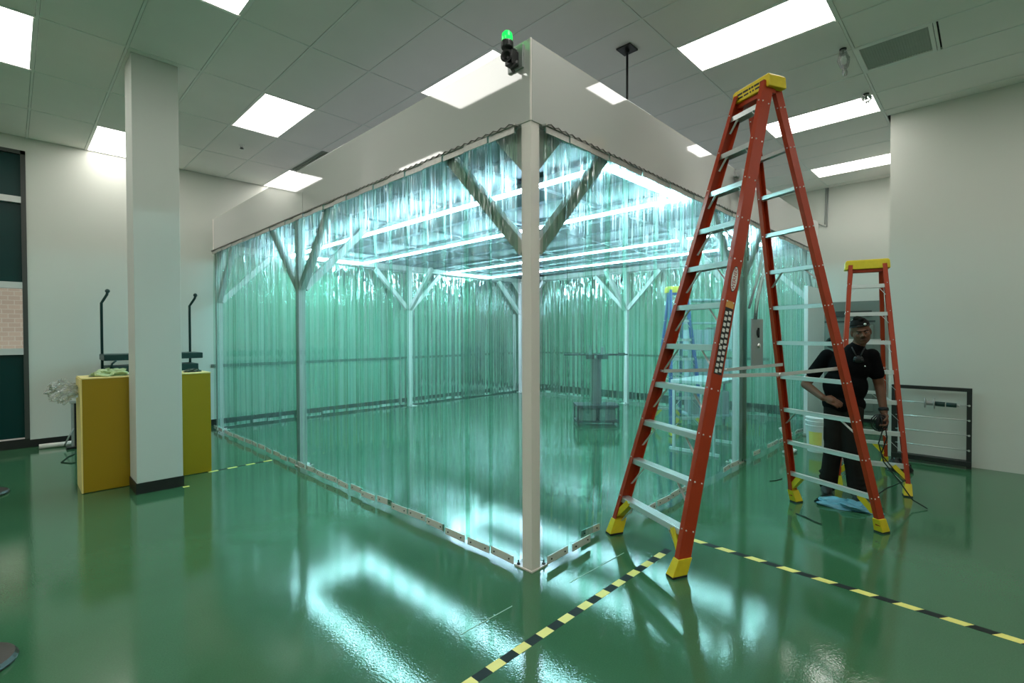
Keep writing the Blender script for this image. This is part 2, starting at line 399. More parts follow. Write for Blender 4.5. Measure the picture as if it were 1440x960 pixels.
# ------------------------------------------------------------------ ceiling fittings
VIS = {(6,-4): 'long bright ceiling light panel nearest above the tall orange ladder',
       (10,-4): 'bright ceiling light panel behind the upper legs of the tall ladder',
       (14,-4): 'ceiling light panel cut off by the corner of the right wall, over the alcove',
       (4,-2): 'ceiling light panel half hidden behind the fascia beside the green beacon',
       (2,0): 'square looking bright ceiling light panel between column and cleanroom, next to the small sprinkler',
       (0,-2): 'ceiling light panel cut by the top edge of the photo above the column',
       (-2,0): 'ceiling light panel cut by the left edge of the photo',
       (0,2): 'ceiling light panel partly behind the white column, against the back wall',
       (4,2): 'narrow visible end of ceiling light panel where fascia meets back wall'}
first = None
for (i, j) in sorted(lights, key=lambda q: q not in VIS):
    lab = VIS.get((i, j), 'white rectangular ceiling light panel behind or above the viewer, outside the picture')
    if j >= -2 and i > 4: lab = 'white ceiling light panel hidden above the cleanroom roof'
    if first is None:
        x, y = gx(i), gy(j)
        e = empty('ceiling_light', (x, y, H), 0, lab, 'ceiling light', 'ceiling light panels')
        f = MB()
        for a, b in (((0, 0), (DX, .03)), ((0, DY-.03), (DX, DY)), ((0, .03), (.03, DY-.03)), ((DX-.03, .03), (DX, DY-.03))):
            f.box((x+a[0]+.004, y+a[1]+.004, H-.001), (x+b[0]-.004, y+b[1]-.004, H+.04))
        f.build('light_frame', M['tbar'], e)
        MB().box((x+.026, y+.026, H+.004), (x+DX-.026, y+DY-.026, H+.012)).build('diffuser', M['panel'], e)
        first = e; LOC0 = (x, y)
    else:
        e = copy_tree(first); e.location = (gx(i), gy(j), H); e['label'] = lab
v = empty('ceiling_vent', (gx(8)+.3, .66, H), 0, 'square grey return air vent in the ceiling at upper right', 'vent')
f = MB()
for a, b in (((gx(8)+.012, .385), (gx(9)-.012, .415)), ((gx(8)+.012, .925), (gx(9)-.012, .955)), ((gx(8)+.012, .415), (gx(8)+.05, .925)), ((gx(9)-.05, .415), (gx(9)-.012, .925))):
    f.box((a[0], a[1], H-.004), (b[0], b[1], H+.015))
f.build('vent_frame', M['tbar'], v)
g = MB().box((gx(8)+.05, .415, H+.01), (gx(9)-.05, .925, H+.02))
for k in range(24): g.box((gx(8)+.05, .425+k*.0208, H+.007), (gx(9)-.05, .437+k*.0208, H+.0105))
g.build('grille', M['vent'], v)
v = empty('ceiling_diffuser', (gx(4)+.3, gy(1)+.6, H), 0, 'dark grey slotted ceiling grille partly hidden behind the fascia top edge', 'vent')
g = MB().box((gx(4)+.012, gy(1)+.012, H+.02), (gx(5)-.012, gy(2)-.012, H+.03))
for k in range(14): g.box((gx(4)+.02+k*.042, gy(1)+.02, H+.0), (gx(4)+.026+k*.042, gy(2)-.02, H+.02))
g.build('grille', M['vent'], v)
def sprinkler(x, y, label):
    e = empty('sprinkler', (x, y, H), 0, label, 'sprinkler', 'ceiling sprinklers')
    MB().lathe((x, y, H), [(.035, .004), (.035, -.008), (.014, -.012), (.012, -.035)], 14).build('escutcheon', M['tbar'], e)
    MB().lathe((x, y, H), [(.006, -.03), (.022, -.045), (.028, -.05), (.005, -.053)], 14).tube([(x-.012, y, H-.02), (x-.014, y, H-.048)], .003, 6).tube([(x+.012, y, H-.02), (x+.014, y, H-.048)], .003, 6).build('sprinkler_head', M['bolt'], e)
    return e
sprinkler(2.361, 7.714, 'tiny dark sprinkler head in a plain ceiling tile beyond the square light panel')
def bag(x, y, L_, label, seed):
    e = empty('wrapped_sprinkler', (x, y, H), 0, label, 'sprinkler', 'plastic wrapped sprinklers')
    MB().lathe((x, y, H), [(.03, .004), (.03, -.01), (.012, -.015), (.012, -.05), (.02, -.06)], 12).build('sprinkler_head', M['bolt'], e)
    rnd = random.Random(seed); m_ = MB(); m_.sm = True; n = 18; vs = []; fs = []
    for k in range(9):
        z = H-.01-L_*k/8; r = .03+.05*math.sin(PI*min(1, k/6.))+rnd.uniform(-.004, .004) if k else .035
        for a in range(n): rr = r*(1+.25*math.sin(a*2.3+k)*(k/8)); vs.append((x+rr*math.cos(2*PI*a/n), y+rr*.6*math.sin(2*PI*a/n)-.015*k/8, z-rnd.uniform(0, .01)))
    for k in range(8):
        for a in range(n): fs.append((k*n+a, k*n+(a+1) % n, (k+1)*n+(a+1) % n, (k+1)*n+a))
    m_._poly(vs, fs); m_.build('plastic_wrap', M['clear'], e)
bag(5.62, 1.03, .24, 'clear plastic bag hanging from the ceiling beside the square grey vent', 3)
bag(6.85, 1.03, .10, 'small crumpled plastic wrap at the corner of the light behind the tall ladder', 5)
e = empty('hanger_rod', (4.154, 2.502, 3.1), 0, 'black threaded rod hanging from the ceiling above the right fascia', 'hanger rod')
MB().tube([(4.154, 2.502, 3.082), (4.154, 2.502, H-.01)], .011, 10).build('rod', M['bolt'], e)
MB().box((4.08, 2.43, H-.018), (4.228, 2.576, H-.004)).lathe((4.154, 2.502, H-.05), [(.022, 0), (.022, .034)], 6).build('ceiling_plate', M['bolt'], e)

# ------------------------------------------------------------------ cleanroom
X0, X1, Y0, Y1 = 2.344, 9.66, 2.112, 9.10
ZB, ZT = 2.92, 3.44
CR = empty('cleanroom_enclosure', ((X0+X1)/2, (Y0+Y1)/2, 0), 0, 'large white framed softwall cleanroom with glossy fascia filling the middle of the hall', 'cleanroom')
def fas(a, b, name='fascia_panel'): MB().box(a, b).build(name, M['fascia'], CR, bevel=.002)
fas((X0-.004, Y0+.0045, ZB), (X0+.008, 5.6, ZT)); fas((X0-.004, 5.604, ZB), (X0+.008, Y1, ZT))
fas((X0+.0085, Y0-.004, ZB), (5.95, Y0+.008, ZT)); fas((5.954, Y0-.004, ZB), (X1, Y0+.008, ZT))
fas((X1-.008, Y0+.01, ZB), (X1+.004, Y1, ZT)); fas((X0+.01, Y1-.008, ZB), (X1-.01, Y1+.004, ZT))
MB().box((X0-.0055, Y0-.0055, ZB), (X0+.004, Y0+.004, ZT+.001)).build('corner_trim', M['post'], CR)
MB().box((X0-.006, Y1-.03, ZB), (X0+.014, Y1+.006, ZT)).build('corner_trim', M['post'], CR)
# roof
rf = MB().box((X0+.02, Y0+.02, 3.04), (X1-.02, Y1-.02, 3.07))
rf.use(M['post'])
roof = MB().box((X0+.02, Y0+.02, 3.05), (X1-.02, Y1-.02, 3.08)).build('roof_panel', M['inner'], CR)
g = MB()
x = 3.0
while x < X1-.3: g.box((x-.02, Y0+.1, 3.02), (x+.02, Y1-.1, 3.05)); x += .62
y = 3.3
while y < Y1-.3: g.box((X0+.1, y-.02, 3.018), (X1-.1, y+.02, 3.048)); y += 1.22
g.build('roof_grid', M['inner'], CR)
# perimeter beams and posts
P_ = .084; PX = [X0+.004, 6.02, X1-.035-P_]; PY = [Y0+.004, 5.75, Y1-.035-P_]
for yy in (PY[0], PY[2]): MB().box((PX[0], yy, 2.925), (PX[2]+P_, yy+P_, 3.02)).build('beam', M['post'], CR)
for xx in (PX[0], PX[2]): MB().box((xx, PY[0]+P_, 2.925), (xx+P_, PY[2], 3.02)).build('beam', M['post'], CR)
def bracebar(p, q):
    MB().bar(p, q, .07, .085, up=(0, 0, 1)).build('brace', M['post'], CR, bevel=.004)
for ix, xx in enumerate(PX):
    for iy, yy in enumerate(PY):
        if ix == 1 and iy == 1: continue
        cx, cy = xx+P_/2, yy+P_/2
        corner = ix != 1 and iy != 1
        MB().box((xx, yy, .012), (xx+P_, yy+P_, 2.925)).build('post', M['post'], CR, bevel=.003)
        b = MB().box((xx-(.006 if ix < 2 else .07), yy-(.006 if iy < 2 else .07), 0), (xx+P_+(.07 if ix < 2 else .006), yy+P_+(.07 if iy < 2 else .006), .012)).build('base_plate', M['post'], CR, bevel=.002)
        n = MB()
        for a, b2 in ((P_+.045, .01), (.01, P_+.045), (P_+.045, P_+.045)):
            if ix == 2: a = P_-a
            if iy == 2: b2 = P_-b2
            n.lathe((xx+a, yy+b2, .012), [(.011, 0), (.011, .010), (.005, .011), (.005, .03)], 6)
        n.build('anchor_bolts', M['bolt'], CR)
        k = .82
        dirs = []
        if ix == 0: dirs.append((1, 0))
        if ix == 2: dirs.append((-1, 0))
        if iy == 0: dirs.append((0, 1))
        if iy == 2: dirs.append((0, -1))
        if ix == 1: dirs += [(1, 0), (-1, 0)]
        if iy == 1: dirs += [(0, 1), (0, -1)]
        for dx, dy in dirs:
            bracebar((cx+dx*.04, cy+dy*.04, 2.10), (cx+dx*k, cy+dy*k, 2.90))
            if corner: # triangular gusset at the head of the corner post
                px, py = cx+dx*.045, cy+dy*.045
                MB().prism([(px, py, 2.92), (px+dx*.30, py+dy*.30, 2.92), (px, py, 2.60)], (dy*.012 if dy else 0, dx*.012 if dx else 0, 0)).build('gusset', M['post'], CR)
# side light strip lamps inside
def led_ring(x0, x1, y0, y1, label):
    e = empty('led_ring_light', ((x0+x1)/2, (y0+y1)/2, 2.97), 0, label, 'ceiling light', 'cyan white strip lights inside the cleanroom')
    w_ = .052
    ch = MB(); em = MB(); n = 5
    def run(a, b):
        ch.box((a[0]-w_/2-.01, a[1]-w_/2-.01, 2.968), (b[0]+w_/2+.01, b[1]+w_/2+.01, 3.016))
        em.box((a[0]-w_/2, a[1]-w_/2, 2.945), (b[0]+w_/2, b[1]+w_/2, 2.968))
    run((x0, y0), (x0, y1)); run((x1, y0), (x1, y1)); run((x0+w_+.02, y0), (x1-w_-.02, y0)); run((x0+w_+.02, y1), (x1-w_-.02, y1))
    ch.build('light_channel', M['wcab'], e); em.build('led_diffuser', M['led'], e)
led_ring(3.53, 4.90, 2.33, 8.85, 'long rectangular ring of cyan white strip light in the near half of the cleanroom')
led_ring(7.05, 8.35, 2.60, 8.85, 'long rectangular ring of cyan white strip light in the far half of the cleanroom')

# strip curtains -----------------------------------------------------
def strip_side(ax, fix, a0, a1, outw, label, name_seed, plates=1.):
    """ax 'x' or 'y': direction along the side; fix: coordinate of the plane; outw: +-1 outward sign"""
    rnd = random.Random(name_seed); flip = (ax == 'y') == (outw < 0)
    def P(s, o, z): return V((s, fix+o*outw, z)) if ax == 'x' else V((fix+o*outw, s, z))
    e = empty('strip_curtain', P((a0+a1)/2, 0, 0), 0, label, 'strip curtain', 'green vinyl strip curtains of the cleanroom')
    r = MB()
    def bx(m_, s0, s1, o0, o1, z0, z1):
        p, q = P(s0, o0, z0), P(s1, o1, z1)
        m_.box([min(a, b) for a, b in zip(p, q)], [max(a, b) for a, b in zip(p, q)])
    bx(r, a0, a1, .002, .040, ZB-.012, ZB-.001)
    r.build('curtain_rail', M['track'], e)
    hk = MB(); pts = []; s = a0+.01; q = 0
    while s < a1-.02: pts.append(P(s, .044, ZB-.004+(.007 if q % 2 else -.007))); s += .0375; q += 1
    hk.tube(pts, .0035, 5)
    hk.build('link_chain', M['trackdark'], e)
    n = int(round((a1-a0)/.25)); wd = .305
    for k in range(n):
        c0 = a0+.01+(a1-a0-.02)*(k+.5)/n
        off = .022 if k % 2 else .014
        m_ = MB(); m_.sm = True; nu, nv = 18, 12; vs = []; fs = []
        ph = rnd.uniform(0, 6); ph2 = rnd.uniform(0, 6); tw = rnd.uniform(-.010, .010); dr = rnd.uniform(-.012, .012)
        zb = .035+rnd.uniform(0, .012)
        w0 = min(wd, 2*(c0-a0), 2*(a1-c0))
        for jv in range(nv+1):
            t_ = jv/nv; z = ZB-.02-(ZB-.02-zb)*t_
            for iu in range(nu+1):
                u = -.5 if iu == 0 else .5 if iu == nu else -.5+.016+(iu-1)/(nu-2)*.968
                o = off + .0045*math.sin(u*17+ph)*(.4+.6*math.sin(t_*2.5+ph2)**2) + .0025*math.sin(u*41+ph2+t_*3) + tw*u*2*t_ + dr*.4*math.sin(t_*PI)
                o += .005*math.sin(t_*9+ph)*math.sin(u*7+ph2)*max(0, 1-t_*2.2)
                if ax == 'x' and fix < 3 and abs(c0-3.36) < .3: o -= .08*t_**2   # pushed in by the ladder foot
                vs.append(P(c0+u*w0+dr*t_, o, z))
        for jv in range(nv):
            for iu in range(nu):
                a = jv*(nu+1)+iu; q_ = (a, a+1, a+nu+2, a+nu+1); fs.append(q_ if flip else q_[::-1])
        m_.use(M['curtain'])._poly(vs, fs)
        m_.use(M['vedge']); m_.bm.faces.ensure_lookup_table()
        for fi, fc in enumerate(m_.bm.faces):
            if fi % nu in (0, nu-1): fc.material_index = 1
        st = m_.build('curtain_strip', None, e, recalc=False)
        cl = MB(); bx(cl, c0-.121, c0+.121, off+.008, off+.016, ZB-.056, ZB-.014)
        cl.build('clamp_bar', M['track'], st)
        if rnd.random() < plates:
            an = rnd.uniform(-.07, .07); push = .08 if ax == 'x' and fix < 3 and abs(c0-3.36) < .3 else 0; z0 = zb-.012+rnd.uniform(-.008, .006); oo = off+.012+tw-push
            cc = P(c0+dr, oo, z0); d = (P(1, 0, 0)-P(0, 0, 0)).normalized(); o_ = (P(0, 1, 0)-P(0, 0, 0)).normalized()
            d2 = (d+o_*an).normalized()
            pl = MB().use(M['plate']).bar(cc-d2*.112+V((0, 0, .03)), cc+d2*.112+V((0, 0, .03)), .008, .052).use(M['bolt'])
            for q in (-.075, .075):
                ctr = cc+d2*q+V((0, 0, .03)); nn = d2.cross(V((0, 0, 1))); nn = nn if nn.dot(o_) > 0 else -nn
                pl.tube([ctr, ctr+nn*.009], .006, 8)
            pl.build('weight_plate', None, st)
    return e
strip_side('y', X0, Y0+.105, Y1-.02, -1, 'green vinyl strip curtain along the left side of the cleanroom, facing the yellow cabinet', 11)
strip_side('x', Y0, X0+.105, X1-.02, -1, 'green vinyl strip curtain along the right side of the cleanroom, behind the tall ladder', 12, .8)
strip_side('x', Y1, X0+.05, X1-.05, 1, 'green vinyl strip curtain on the far side of the cleanroom, parallel to the back wall', 13)
strip_side('y', X1, Y0+.05, Y1-.05, 1, 'green vinyl strip curtain on the far end of the cleanroom, seen through the right curtain', 14)

# beacon and horn on the fascia corner
e = empty('signal_beacon', (2.34, 2.235, 3.30), 0, 'green glowing beacon with dark horn mounted on the fascia corner', 'beacon')
bx_, by_ = 2.255, 2.235
MB().box((2.325, 2.165, 3.27), (2.341, 2.30, 3.42)).box((2.27, 2.215, 3.395), (2.33, 2.255, 3.405)).build('bracket', M['gauge'], e, bevel=.003)
MB().lathe((bx_, by_, 3.385), [(.036, 0), (.040, .006), (.040, .035), (.036, .045)], 20).build('beacon_base', M['bolt'], e)
MB().lathe((bx_, by_, 3.43), [(.034, 0), (.036, .022), (.033, .048), (.020, .062), (.004, .067)], 20).build('beacon_lens', M['beacong'], e)
h = MB().box((2.262, 2.20, 3.285), (2.326, 2.262, 3.375)); h.lathe((2.275, 2.235, 3.325), [(.022, 0), (.030, .03), (.040, .045), (.041, .05), (.030, .046), (.010, .02)], 18, Matrix.Rotation(-PI/2, 4, 'Y') @ Matrix.Rotation(.35, 4, 'X'))
h.tube([(2.30, 2.19, 3.30), (2.27, 2.17, 3.27), (2.26, 2.20, 3.245), (2.30, 2.22, 3.25)], .012, 8)
h.build('horn', M['bolt'], e, bevel=.004)

# pressure regulator with pipes, control plate on the mid post
e = empty('air_regulator', (5.93, 2.10, 2.95), 0, 'grey air filter regulator and round gauge with pipes fixed on the right fascia', 'regulator')
MB().box((5.82, 2.02, 3.24), (5.90, 2.1075, 3.42)).lathe((5.86, 2.045, 3.10), [(.022, 0), (.034, .03), (.036, .14)], 16).box((5.73, 2.05, 3.32), (5.99, 2.09, 3.35)).build('filter_body', M['gauge'], e, bevel=.006)
MB().lathe((6.08, 2.05, 3.36), [(.05, 0), (.052, .02), (.046, .035)], 20, Matrix.Rotation(PI/2, 4, 'X')).build('pressure_gauge', M['bolt'], e)
MB().tube([(5.86, 2.045, 3.12), (5.86, 2.035, 2.6), (5.87, 2.03, 2.2)], .012, 8).tube([(5.99, 2.07, 3.335), (6.07, 2.07, 3.33), (6.08, 2.05, 3.2), (6.03, 2.035, 2.9), (6.03, 2.03, 2.4)], .011, 8).build('pipe', M['chrome'], e)
MB().crumple((5.99, 2.05, 3.22), (.07, .035, .08), 4, flat=False).build('foil_wrap', M['chrome'], e)
tag(MB().tube([(6.62, 2.0, 2.98), (6.66, 2.0, 2.8), (6.60, 2.0, 2.5), (6.42, 2.0, 2.2), (6.28, 2.006, 1.95), (6.24, 2.013, 1.72)], .022, 10).tube([(6.50, 2.01, 2.95), (6.55, 2.03, 2.75), (6.48, 2.02, 2.45), (6.28, 2.02, 2.15), (6.08, 2.03, 1.85)], .014, 10).build('air_hose', M['clear']), 'pair of clear hoses curving down the right curtain between the ladder legs', 'hose')
e = empty('control_plate', (6.40, 2.06, 1.13), 0, 'tall grey control plate with black switch and silver knob, seen between the ladder legs', 'control panel')
MB().box((6.20, 2.035, 1.13), (6.60, 2.052, 1.73)).build('plate', M['gauge'], e, bevel=.003)
MB().lathe((6.40, 2.035, 1.56), [(.045, 0), (.045, .01), (.02, .014)], 20, Matrix.Rotation(PI/2, 4, 'X')).box((6.392, 2.015, 1.50), (6.408, 2.04, 1.62)).build('switch', M['black'], e)
MB().ell((6.40, 2.025, 1.40), (.04, .025, .033)).tube([(6.40, 2.045, 1.40), (6.40, 2.03, 1.40)], .018, 10).build('knob', M['chrome'], e)
s_ = MB()
for k in range(4): s_.box((6.35+k*.03, 2.04, 1.27), (6.362+k*.03, 2.046, 1.305))
s_.build('slots', M['bolt'], e)
MB().box((6.12, PY[0]+.01, .012), (6.30, PY[0]+.05, 2.90)).build('post_cover', M['post'], CR)
# workbench, cabinets, pedestal, blue ladder inside the cleanroom
e = empty('workbench', (6.62, 2.75, 0), 0, 'white framed bench inside the cleanroom behind the tall ladder', 'workbench')
MB().box((6.16, 2.45, .90), (7.10, 3.05, .94)).build('bench_top', M['wcab'], e, bevel=.004)
for xx in (6.18, 7.05):
    for yy in (2.47, 3.0): MB().box((xx, yy, .03), (xx+.035, yy+.035, .90)).build('leg', M['wcab'], e)
    MB().box((xx, 2.42, 0), (xx+.035, 3.08, .035)).build('foot_rail', M['wcab'], e)
e = empty('equipment_rack', (8.62, 3.58, 0), math.radians(-45), 'pale blue grey equipment rack with small screen, seen through the right curtain', 'equipment')
def LB(m_, name, mt, par, bevel=0): return m_.build(name, mt, par, bevel=bevel, local=True)
b = MB()
for xx in (-.42, .38): 
    for yy in (-.25, .21): b.box((xx, yy, 0), (xx+.04, yy+.04, 2.15))
for z in (.12, .75, 1.25, 1.72, 2.12): b.box((-.42, -.25, z), (.42, .25, z+.03))
LB(b, 'rack_frame', M['bcab'], e)
LB(MB().box((-.36, -.22, 1.28), (.02, .20, 1.62)), 'module', M['bcab'], e, .01)
LB(MB().box((.06, -.22, 1.28), (.34, .20, 1.66)), 'module', M['wcab'], e, .01)
LB(MB().box((.10, -.232, 1.50), (.30, -.218, 1.62)), 'screen', M['gcab'], e)
LB(MB().box((-.34, -.22, .78), (.34, .20, 1.10)), 'module', M['bcab'], e, .01)
LB(MB().box((-.34, -.22, .15), (.30, .20, .55)), 'module', M['gauge'], e, .01)
e = empty('instrument_pedestal', (7.07, 4.87, 0), math.radians(-45), 'dark instrument pedestal with crossbar and box base standing inside the cleanroom', 'pedestal')
b = MB().box((-.36, -.22, .30), (.36, .22, .345))
for xx in (-.36, .33):
    for yy in (-.22, .19): b.box((xx, yy, .0), (xx+.03, yy+.03, .30))
b.box((-.36, -.22, .05), (.36, .22, .075)); LB(b, 'base_frame', M['gcab2'], e)
LB(MB().box((-.30, -.18, .08), (-.03, .18, .28)).box((.03, -.18, .08), (.30, .18, .28)), 'drawer_boxes', M['gcab'], e, .01)
LB(MB().box((-.085, -.05, .34), (-.055, .05, 1.13)).box((.055, -.05, .34), (.085, .05, 1.13)).box((-.06, -.02, .34), (.06, .02, 1.13)), 'column', M['gcab'], e)
LB(MB().box((-.17, -.08, 1.12), (-.04, .08, 1.20)).box((.02, -.08, 1.12), (.19, .08, 1.20)), 'head_box', M['gcab2'], e, .006)
LB(MB().tube([(-.55, 0, 1.195), (.55, 0, 1.195)], .013, 8).box((.38, -.03, 1.18), (.50, .03, 1.225)), 'crossbar', M['gcab2'], e)
LB(MB().lathe((.12, 0, 1.20), [(.03, 0), (.03, .12), (.012, .13)], 12).lathe((-.10, 0, 1.20), [(.035, 0), (.02, .10), (.03, .16)], 12), 'sensor_heads', M['gauge'], e)

# ------------------------------------------------------------------ ladders
def ladder(loc, rz, Ht, n, wf, wr, wt, spread, label, rails, web=.095, capd=.20, labels=False, name='step_ladder', grp=None, ty=0.):
    """local x: width, local -y: front (step side), z up"""
    e = empty(name, loc, rz, label, 'ladder', grp)
    S = spread/2; zt = Ht-.06
    def fr(sx, z): # centre line of the front rail
        t_ = z/zt; return V((sx*(wf/2+(wt/2-wf/2)*t_), -S+(S-.055+ty)*t_, z))
    def rr(sx, z):
        t_ = z/zt; w1 = wr/2+(wt/2-.02-wr/2)*t_; return V((sx*w1, S+(.05-S+ty)*t_, z))
    for sx in (-1, 1):
        for fn, wb, fl, nm in ((fr, web, .036, 'front_rail'), (rr, web*.72, .032, 'rear_rail')):
            a, b_ = fn(sx, .07), fn(sx, zt); d = (b_-a).normalized()
            yv = V((0, 1, 0)); yv = (yv-d*yv.dot(d)).normalized(); xv = yv.cross(d).normalized()
            if xv.x*sx < 0: xv = -xv
            m_ = MB()
            q = a+xv*0; r_ = b_
            def slab(o, w_, h_): # offset along xv, yv
                vs = []
                for base in (a, b_):
                    for s1, s2 in ((-1,-1),(1,-1),(1,1),(-1,1)): vs.append(base+xv*(o[0]+s1*w_/2)+yv*(o[1]+s2*h_/2))
                m_._poly(vs, [(0,3,2,1),(4,5,6,7),(0,1,5,4),(1,2,6,5),(2,3,7,6),(3,0,4,7)])
            slab((0, 0), .006, wb); slab((-fl/2, wb/2-.003), fl, .006); slab((-fl/2, -wb/2+.003), fl, .006)
            m_.mats = [rails]; rv = m_.use(M['rivet'])
            for k in range(1, n+1):
                c_ = fn(sx, k*.298-.02)
                for q in (-.3, .3): rv.ell(c_+xv*.004+yv*wb*q, .006, 8, 5)
                rv.ell(c_-xv*fl*.4-yv*(wb/2+.001)+V((0, 0, .005)), .005, 8, 5)
            R_ = LB(m_, nm, None, e)
            # moulded foot
            f = MB().use(M['yellow']); lo = fn(sx, 0)
            top = fn(sx, .115)
            o = V((0, -1 if fn is fr else 1, 0))
            wbb = wb+.02
            vs = [lo+V((-.028*sx-.034*1, -wbb/2, .012)), lo+V((-.028*sx+.034, -wbb/2, .012)), lo+V((-.028*sx+.034, wbb/2, .012)), lo+V((-.028*sx-.034, wbb/2, .012))]
            vs = [v_+o*.012 for v_ in vs]
            vs += [top+V((-.016*sx-.027, -wb/2-.006, 0)), top+V((-.016*sx+.027, -wb/2-.006, 0)), top+V((-.016*sx+.027, wb/2+.006, 0)), top+V((-.016*sx-.027, wb/2+.006, 0))]
            f._poly(vs, [(0,3,2,1),(4,5,6,7),(0,1,5,4),(1,2,6,5),(2,3,7,6),(3,0,4,7)])
            ft = LB(f, 'foot', None, e, .003)
            pb = [v_.copy() for v_ in vs[:4]]
            m2 = MB(); m2.prism([(v_.x, v_.y, 0) for v_ in pb], (0, 0, .0125)); LB(m2, 'foot_pad', M['rubber'], ft)
            # yellow corner brace up to the first step
            g_ = MB(); s0 = fn(sx, .13)+V((-sx*.02, 0, 0)); s1 = fn(sx, .262)+V((-sx*.135, 0, 0)); wd_ = web*.75 if fn is fr else .05
            k0, k1 = fn(sx, .27)+V((-sx*.03, 0, 0)), None
            g_.bar(s0, s1, .012, wd_, up=(0, 1, 0)); g_.bar(fn(sx, .16)+V((-sx*.03, -wd_/2, 0)), fn(sx, .262)+V((-sx*.115, -wd_/2, 0)), .045, .008, up=(0, 1, 0))
            LB(g_, 'corner_brace', M['yellow'], e)
    for k in range(1, n+1):
        z = k*.298-.02; a, b_ = fr(-1, z), fr(1, z); dp = web*.86
        m_ = MB(); L_ = b_.x-.004; y = a.y
        m_.box((-L_, y-dp/2, z-.006), (L_, y+dp/2, z))
        for q in range(5): m_.box((-L_, y-dp/2+dp*(q+.15)/5, z), (L_, y-dp/2+dp*(q+.6)/5, z+.003))
        m_.box((-L_, y-dp/2, z-.036), (L_, y-dp/2+.003, z-.006)); m_.box((-L_, y+dp/2-.003, z-.036), (L_, y+dp/2, z-.006))
        st = LB(m_, 'step', M['alu'], e)
        kb = .15 if k < n-2 else .08; yo = -dp*.36
        for sx in (-1, 1):
            LB(MB().bar((sx*(L_-.012), y+yo-.012, z-kb-.045), (sx*(L_-kb*1.15), y+yo, z-.02), .003, .018, up=(0, 1, 0)), 'step_brace', M['alu'], st)
        zr = z+.015 if k < n else None
        if zr and k < n+1:
            c_ = rr(1, zr); L2 = c_.x-.003
            m_ = MB().box((-L2, c_.y-.022, zr-.003), (L2, c_.y+.022, zr)).box((-L2, c_.y+.019, zr-.032), (L2, c_.y+.022, zr)).box((-L2, c_.y-.022, zr-.032), (L2, c_.y-.019, zr))
            LB(m_, 'rear_bar', M['alu'], e)
    # diagonal braces on some rear bars
    for k in (3, 7) if n > 8 else (3,):
        zr = k*.298-.005; c_ = rr(1, zr)
        for sx in (-1, 1): LB(MB().bar((sx*(c_.x-.01), rr(1, zr-.14).y, zr-.14), (sx*(c_.x-.14), c_.y, zr-.02), .004, .022, up=(0, 1, 0)), 'rear_brace', M['alu'], e)
    # spreaders
    zs = Ht*.362; 
    for sx in (-1, 1):
        a = fr(sx, zs)+V((-sx*.045, 0, 0)); b_ = rr(sx, zs+.02)+V((-sx*.04, 0, 0)); mid = (a+b_)/2+V((0, 0, -.018))
        m_ = MB().bar(a, mid, .004, .026, up=(0, 0, 1)).bar(mid, b_, .004, .026, up=(0, 0, 1), off=(.005, 0))
        m_.tube([mid-V((.012, 0, 0)), mid+V((.012, 0, 0))], .012, 8); m_.tube([a+V((-.01, 0, 0)), a+V((.04*sx, 0, 0))], .009, 8); m_.tube([b_-V((.01, 0, 0)), b_+V((.035*sx, 0, 0))], .009, 8)
        LB(m_, 'spreader', M['alu'], e)
    # top cap
    cw, cd = wt/2+.035, capd/2
    c_ = MB(); vs = []
    for z, k in ((Ht-.10, 1.0), (Ht-.018, .97), (Ht, .90)):
        for sx, sy in ((-1,-1),(1,-1),(1,1),(-1,1)): vs.append((sx*cw*k, ty+sy*cd*k, z))
    c_._poly(vs, [(0,3,2,1),(8,9,10,11)]+[(r*4+q, r*4+(q+1)%4, r*4+4+(q+1)%4, r*4+4+q) for r in (0, 1) for q in range(4)])
    cp = LB(c_, 'top_cap', M['yellow'], e, .006)
    q = MB()
    for k in range(4): q.lathe((-cw*.6+k*cw*.4, ty, Ht-.0005), [(.016, 0), (.016, .0025)], 12)
    LB(q, 'tool_holes', M['black'], cp)
    LB(MB().box((-cw+.03, ty-cd*.75, Ht-.135), (cw-.03, ty+cd*.1, Ht-.10)), 'cap_support', rails, e, .004)
    if labels:
        # printed warning lines on the front of the cap
        pr_ = MB()
        rnd = random.Random(2); x = -cw*.7
        while x < cw*.65:
            w_ = rnd.uniform(.015, .05); pr_.box((x, ty-cd-.0012, Ht-.050), (x+w_, ty-cd*.97, Ht-.036))
            pr_.box((x+.01, ty-cd-.0012, Ht-.078), (x+w_+.005, ty-cd*.99, Ht-.066)); x += w_+.008
        LB(pr_, 'printed_warning', M['label'], cp)
        sx = 1
        for R_ in [o for o in COL.objects if o.parent == e and o.name.startswith('front_rail')]: last = R_
        a, b_ = fr(1, .2), fr(1, zt); d = (b_-a).normalized(); yv = V((0, 1, 0)); yv = (yv-d*yv.dot(d)).normalized(); xv = yv.cross(d).normalized()
        xv = xv if xv.x > 0 else -xv
        # black pictogram label with silver dots
        c0 = fr(1, 1.50)+xv*.0042
        lb = MB(); 
        def quad(m_, c, du, dv, t_=.0008, w=yv, h=d, n_=xv):
            m_.prism([c-w*du-h*dv, c+w*du-h*dv, c+w*du+h*dv, c-w*du+h*dv], n_*t_)
        quad(lb, c0, web*.36, .235); L1 = LB(lb, 'pictogram_label', M['label'], last)
        dt = MB()
        for r in range(11):
            for q in (-1, 1): quad(dt, c0+xv*.0008+yv*q*web*.17+d*(-.215+r*.041+(.010 if q > 0 else 0)), .011, .012, .0006)
        LB(dt, 'label_pictures', M['white'], L1)
        lh = MB(); quad(lh, c0+d*.262, web*.36, .024); LB(lh, 'label_header', mat('label_orange_header', (.7, .35, .08), .5), last)
        # oval maker badge
        c1 = fr(1, 1.93)+xv*.0042
        ov = MB(); ov.prism([c1+yv*math.cos(t_)*.030+d*math.sin(t_)*.095 for t_ in [2*PI*k/28 for k in range(28)]], xv*.0008)
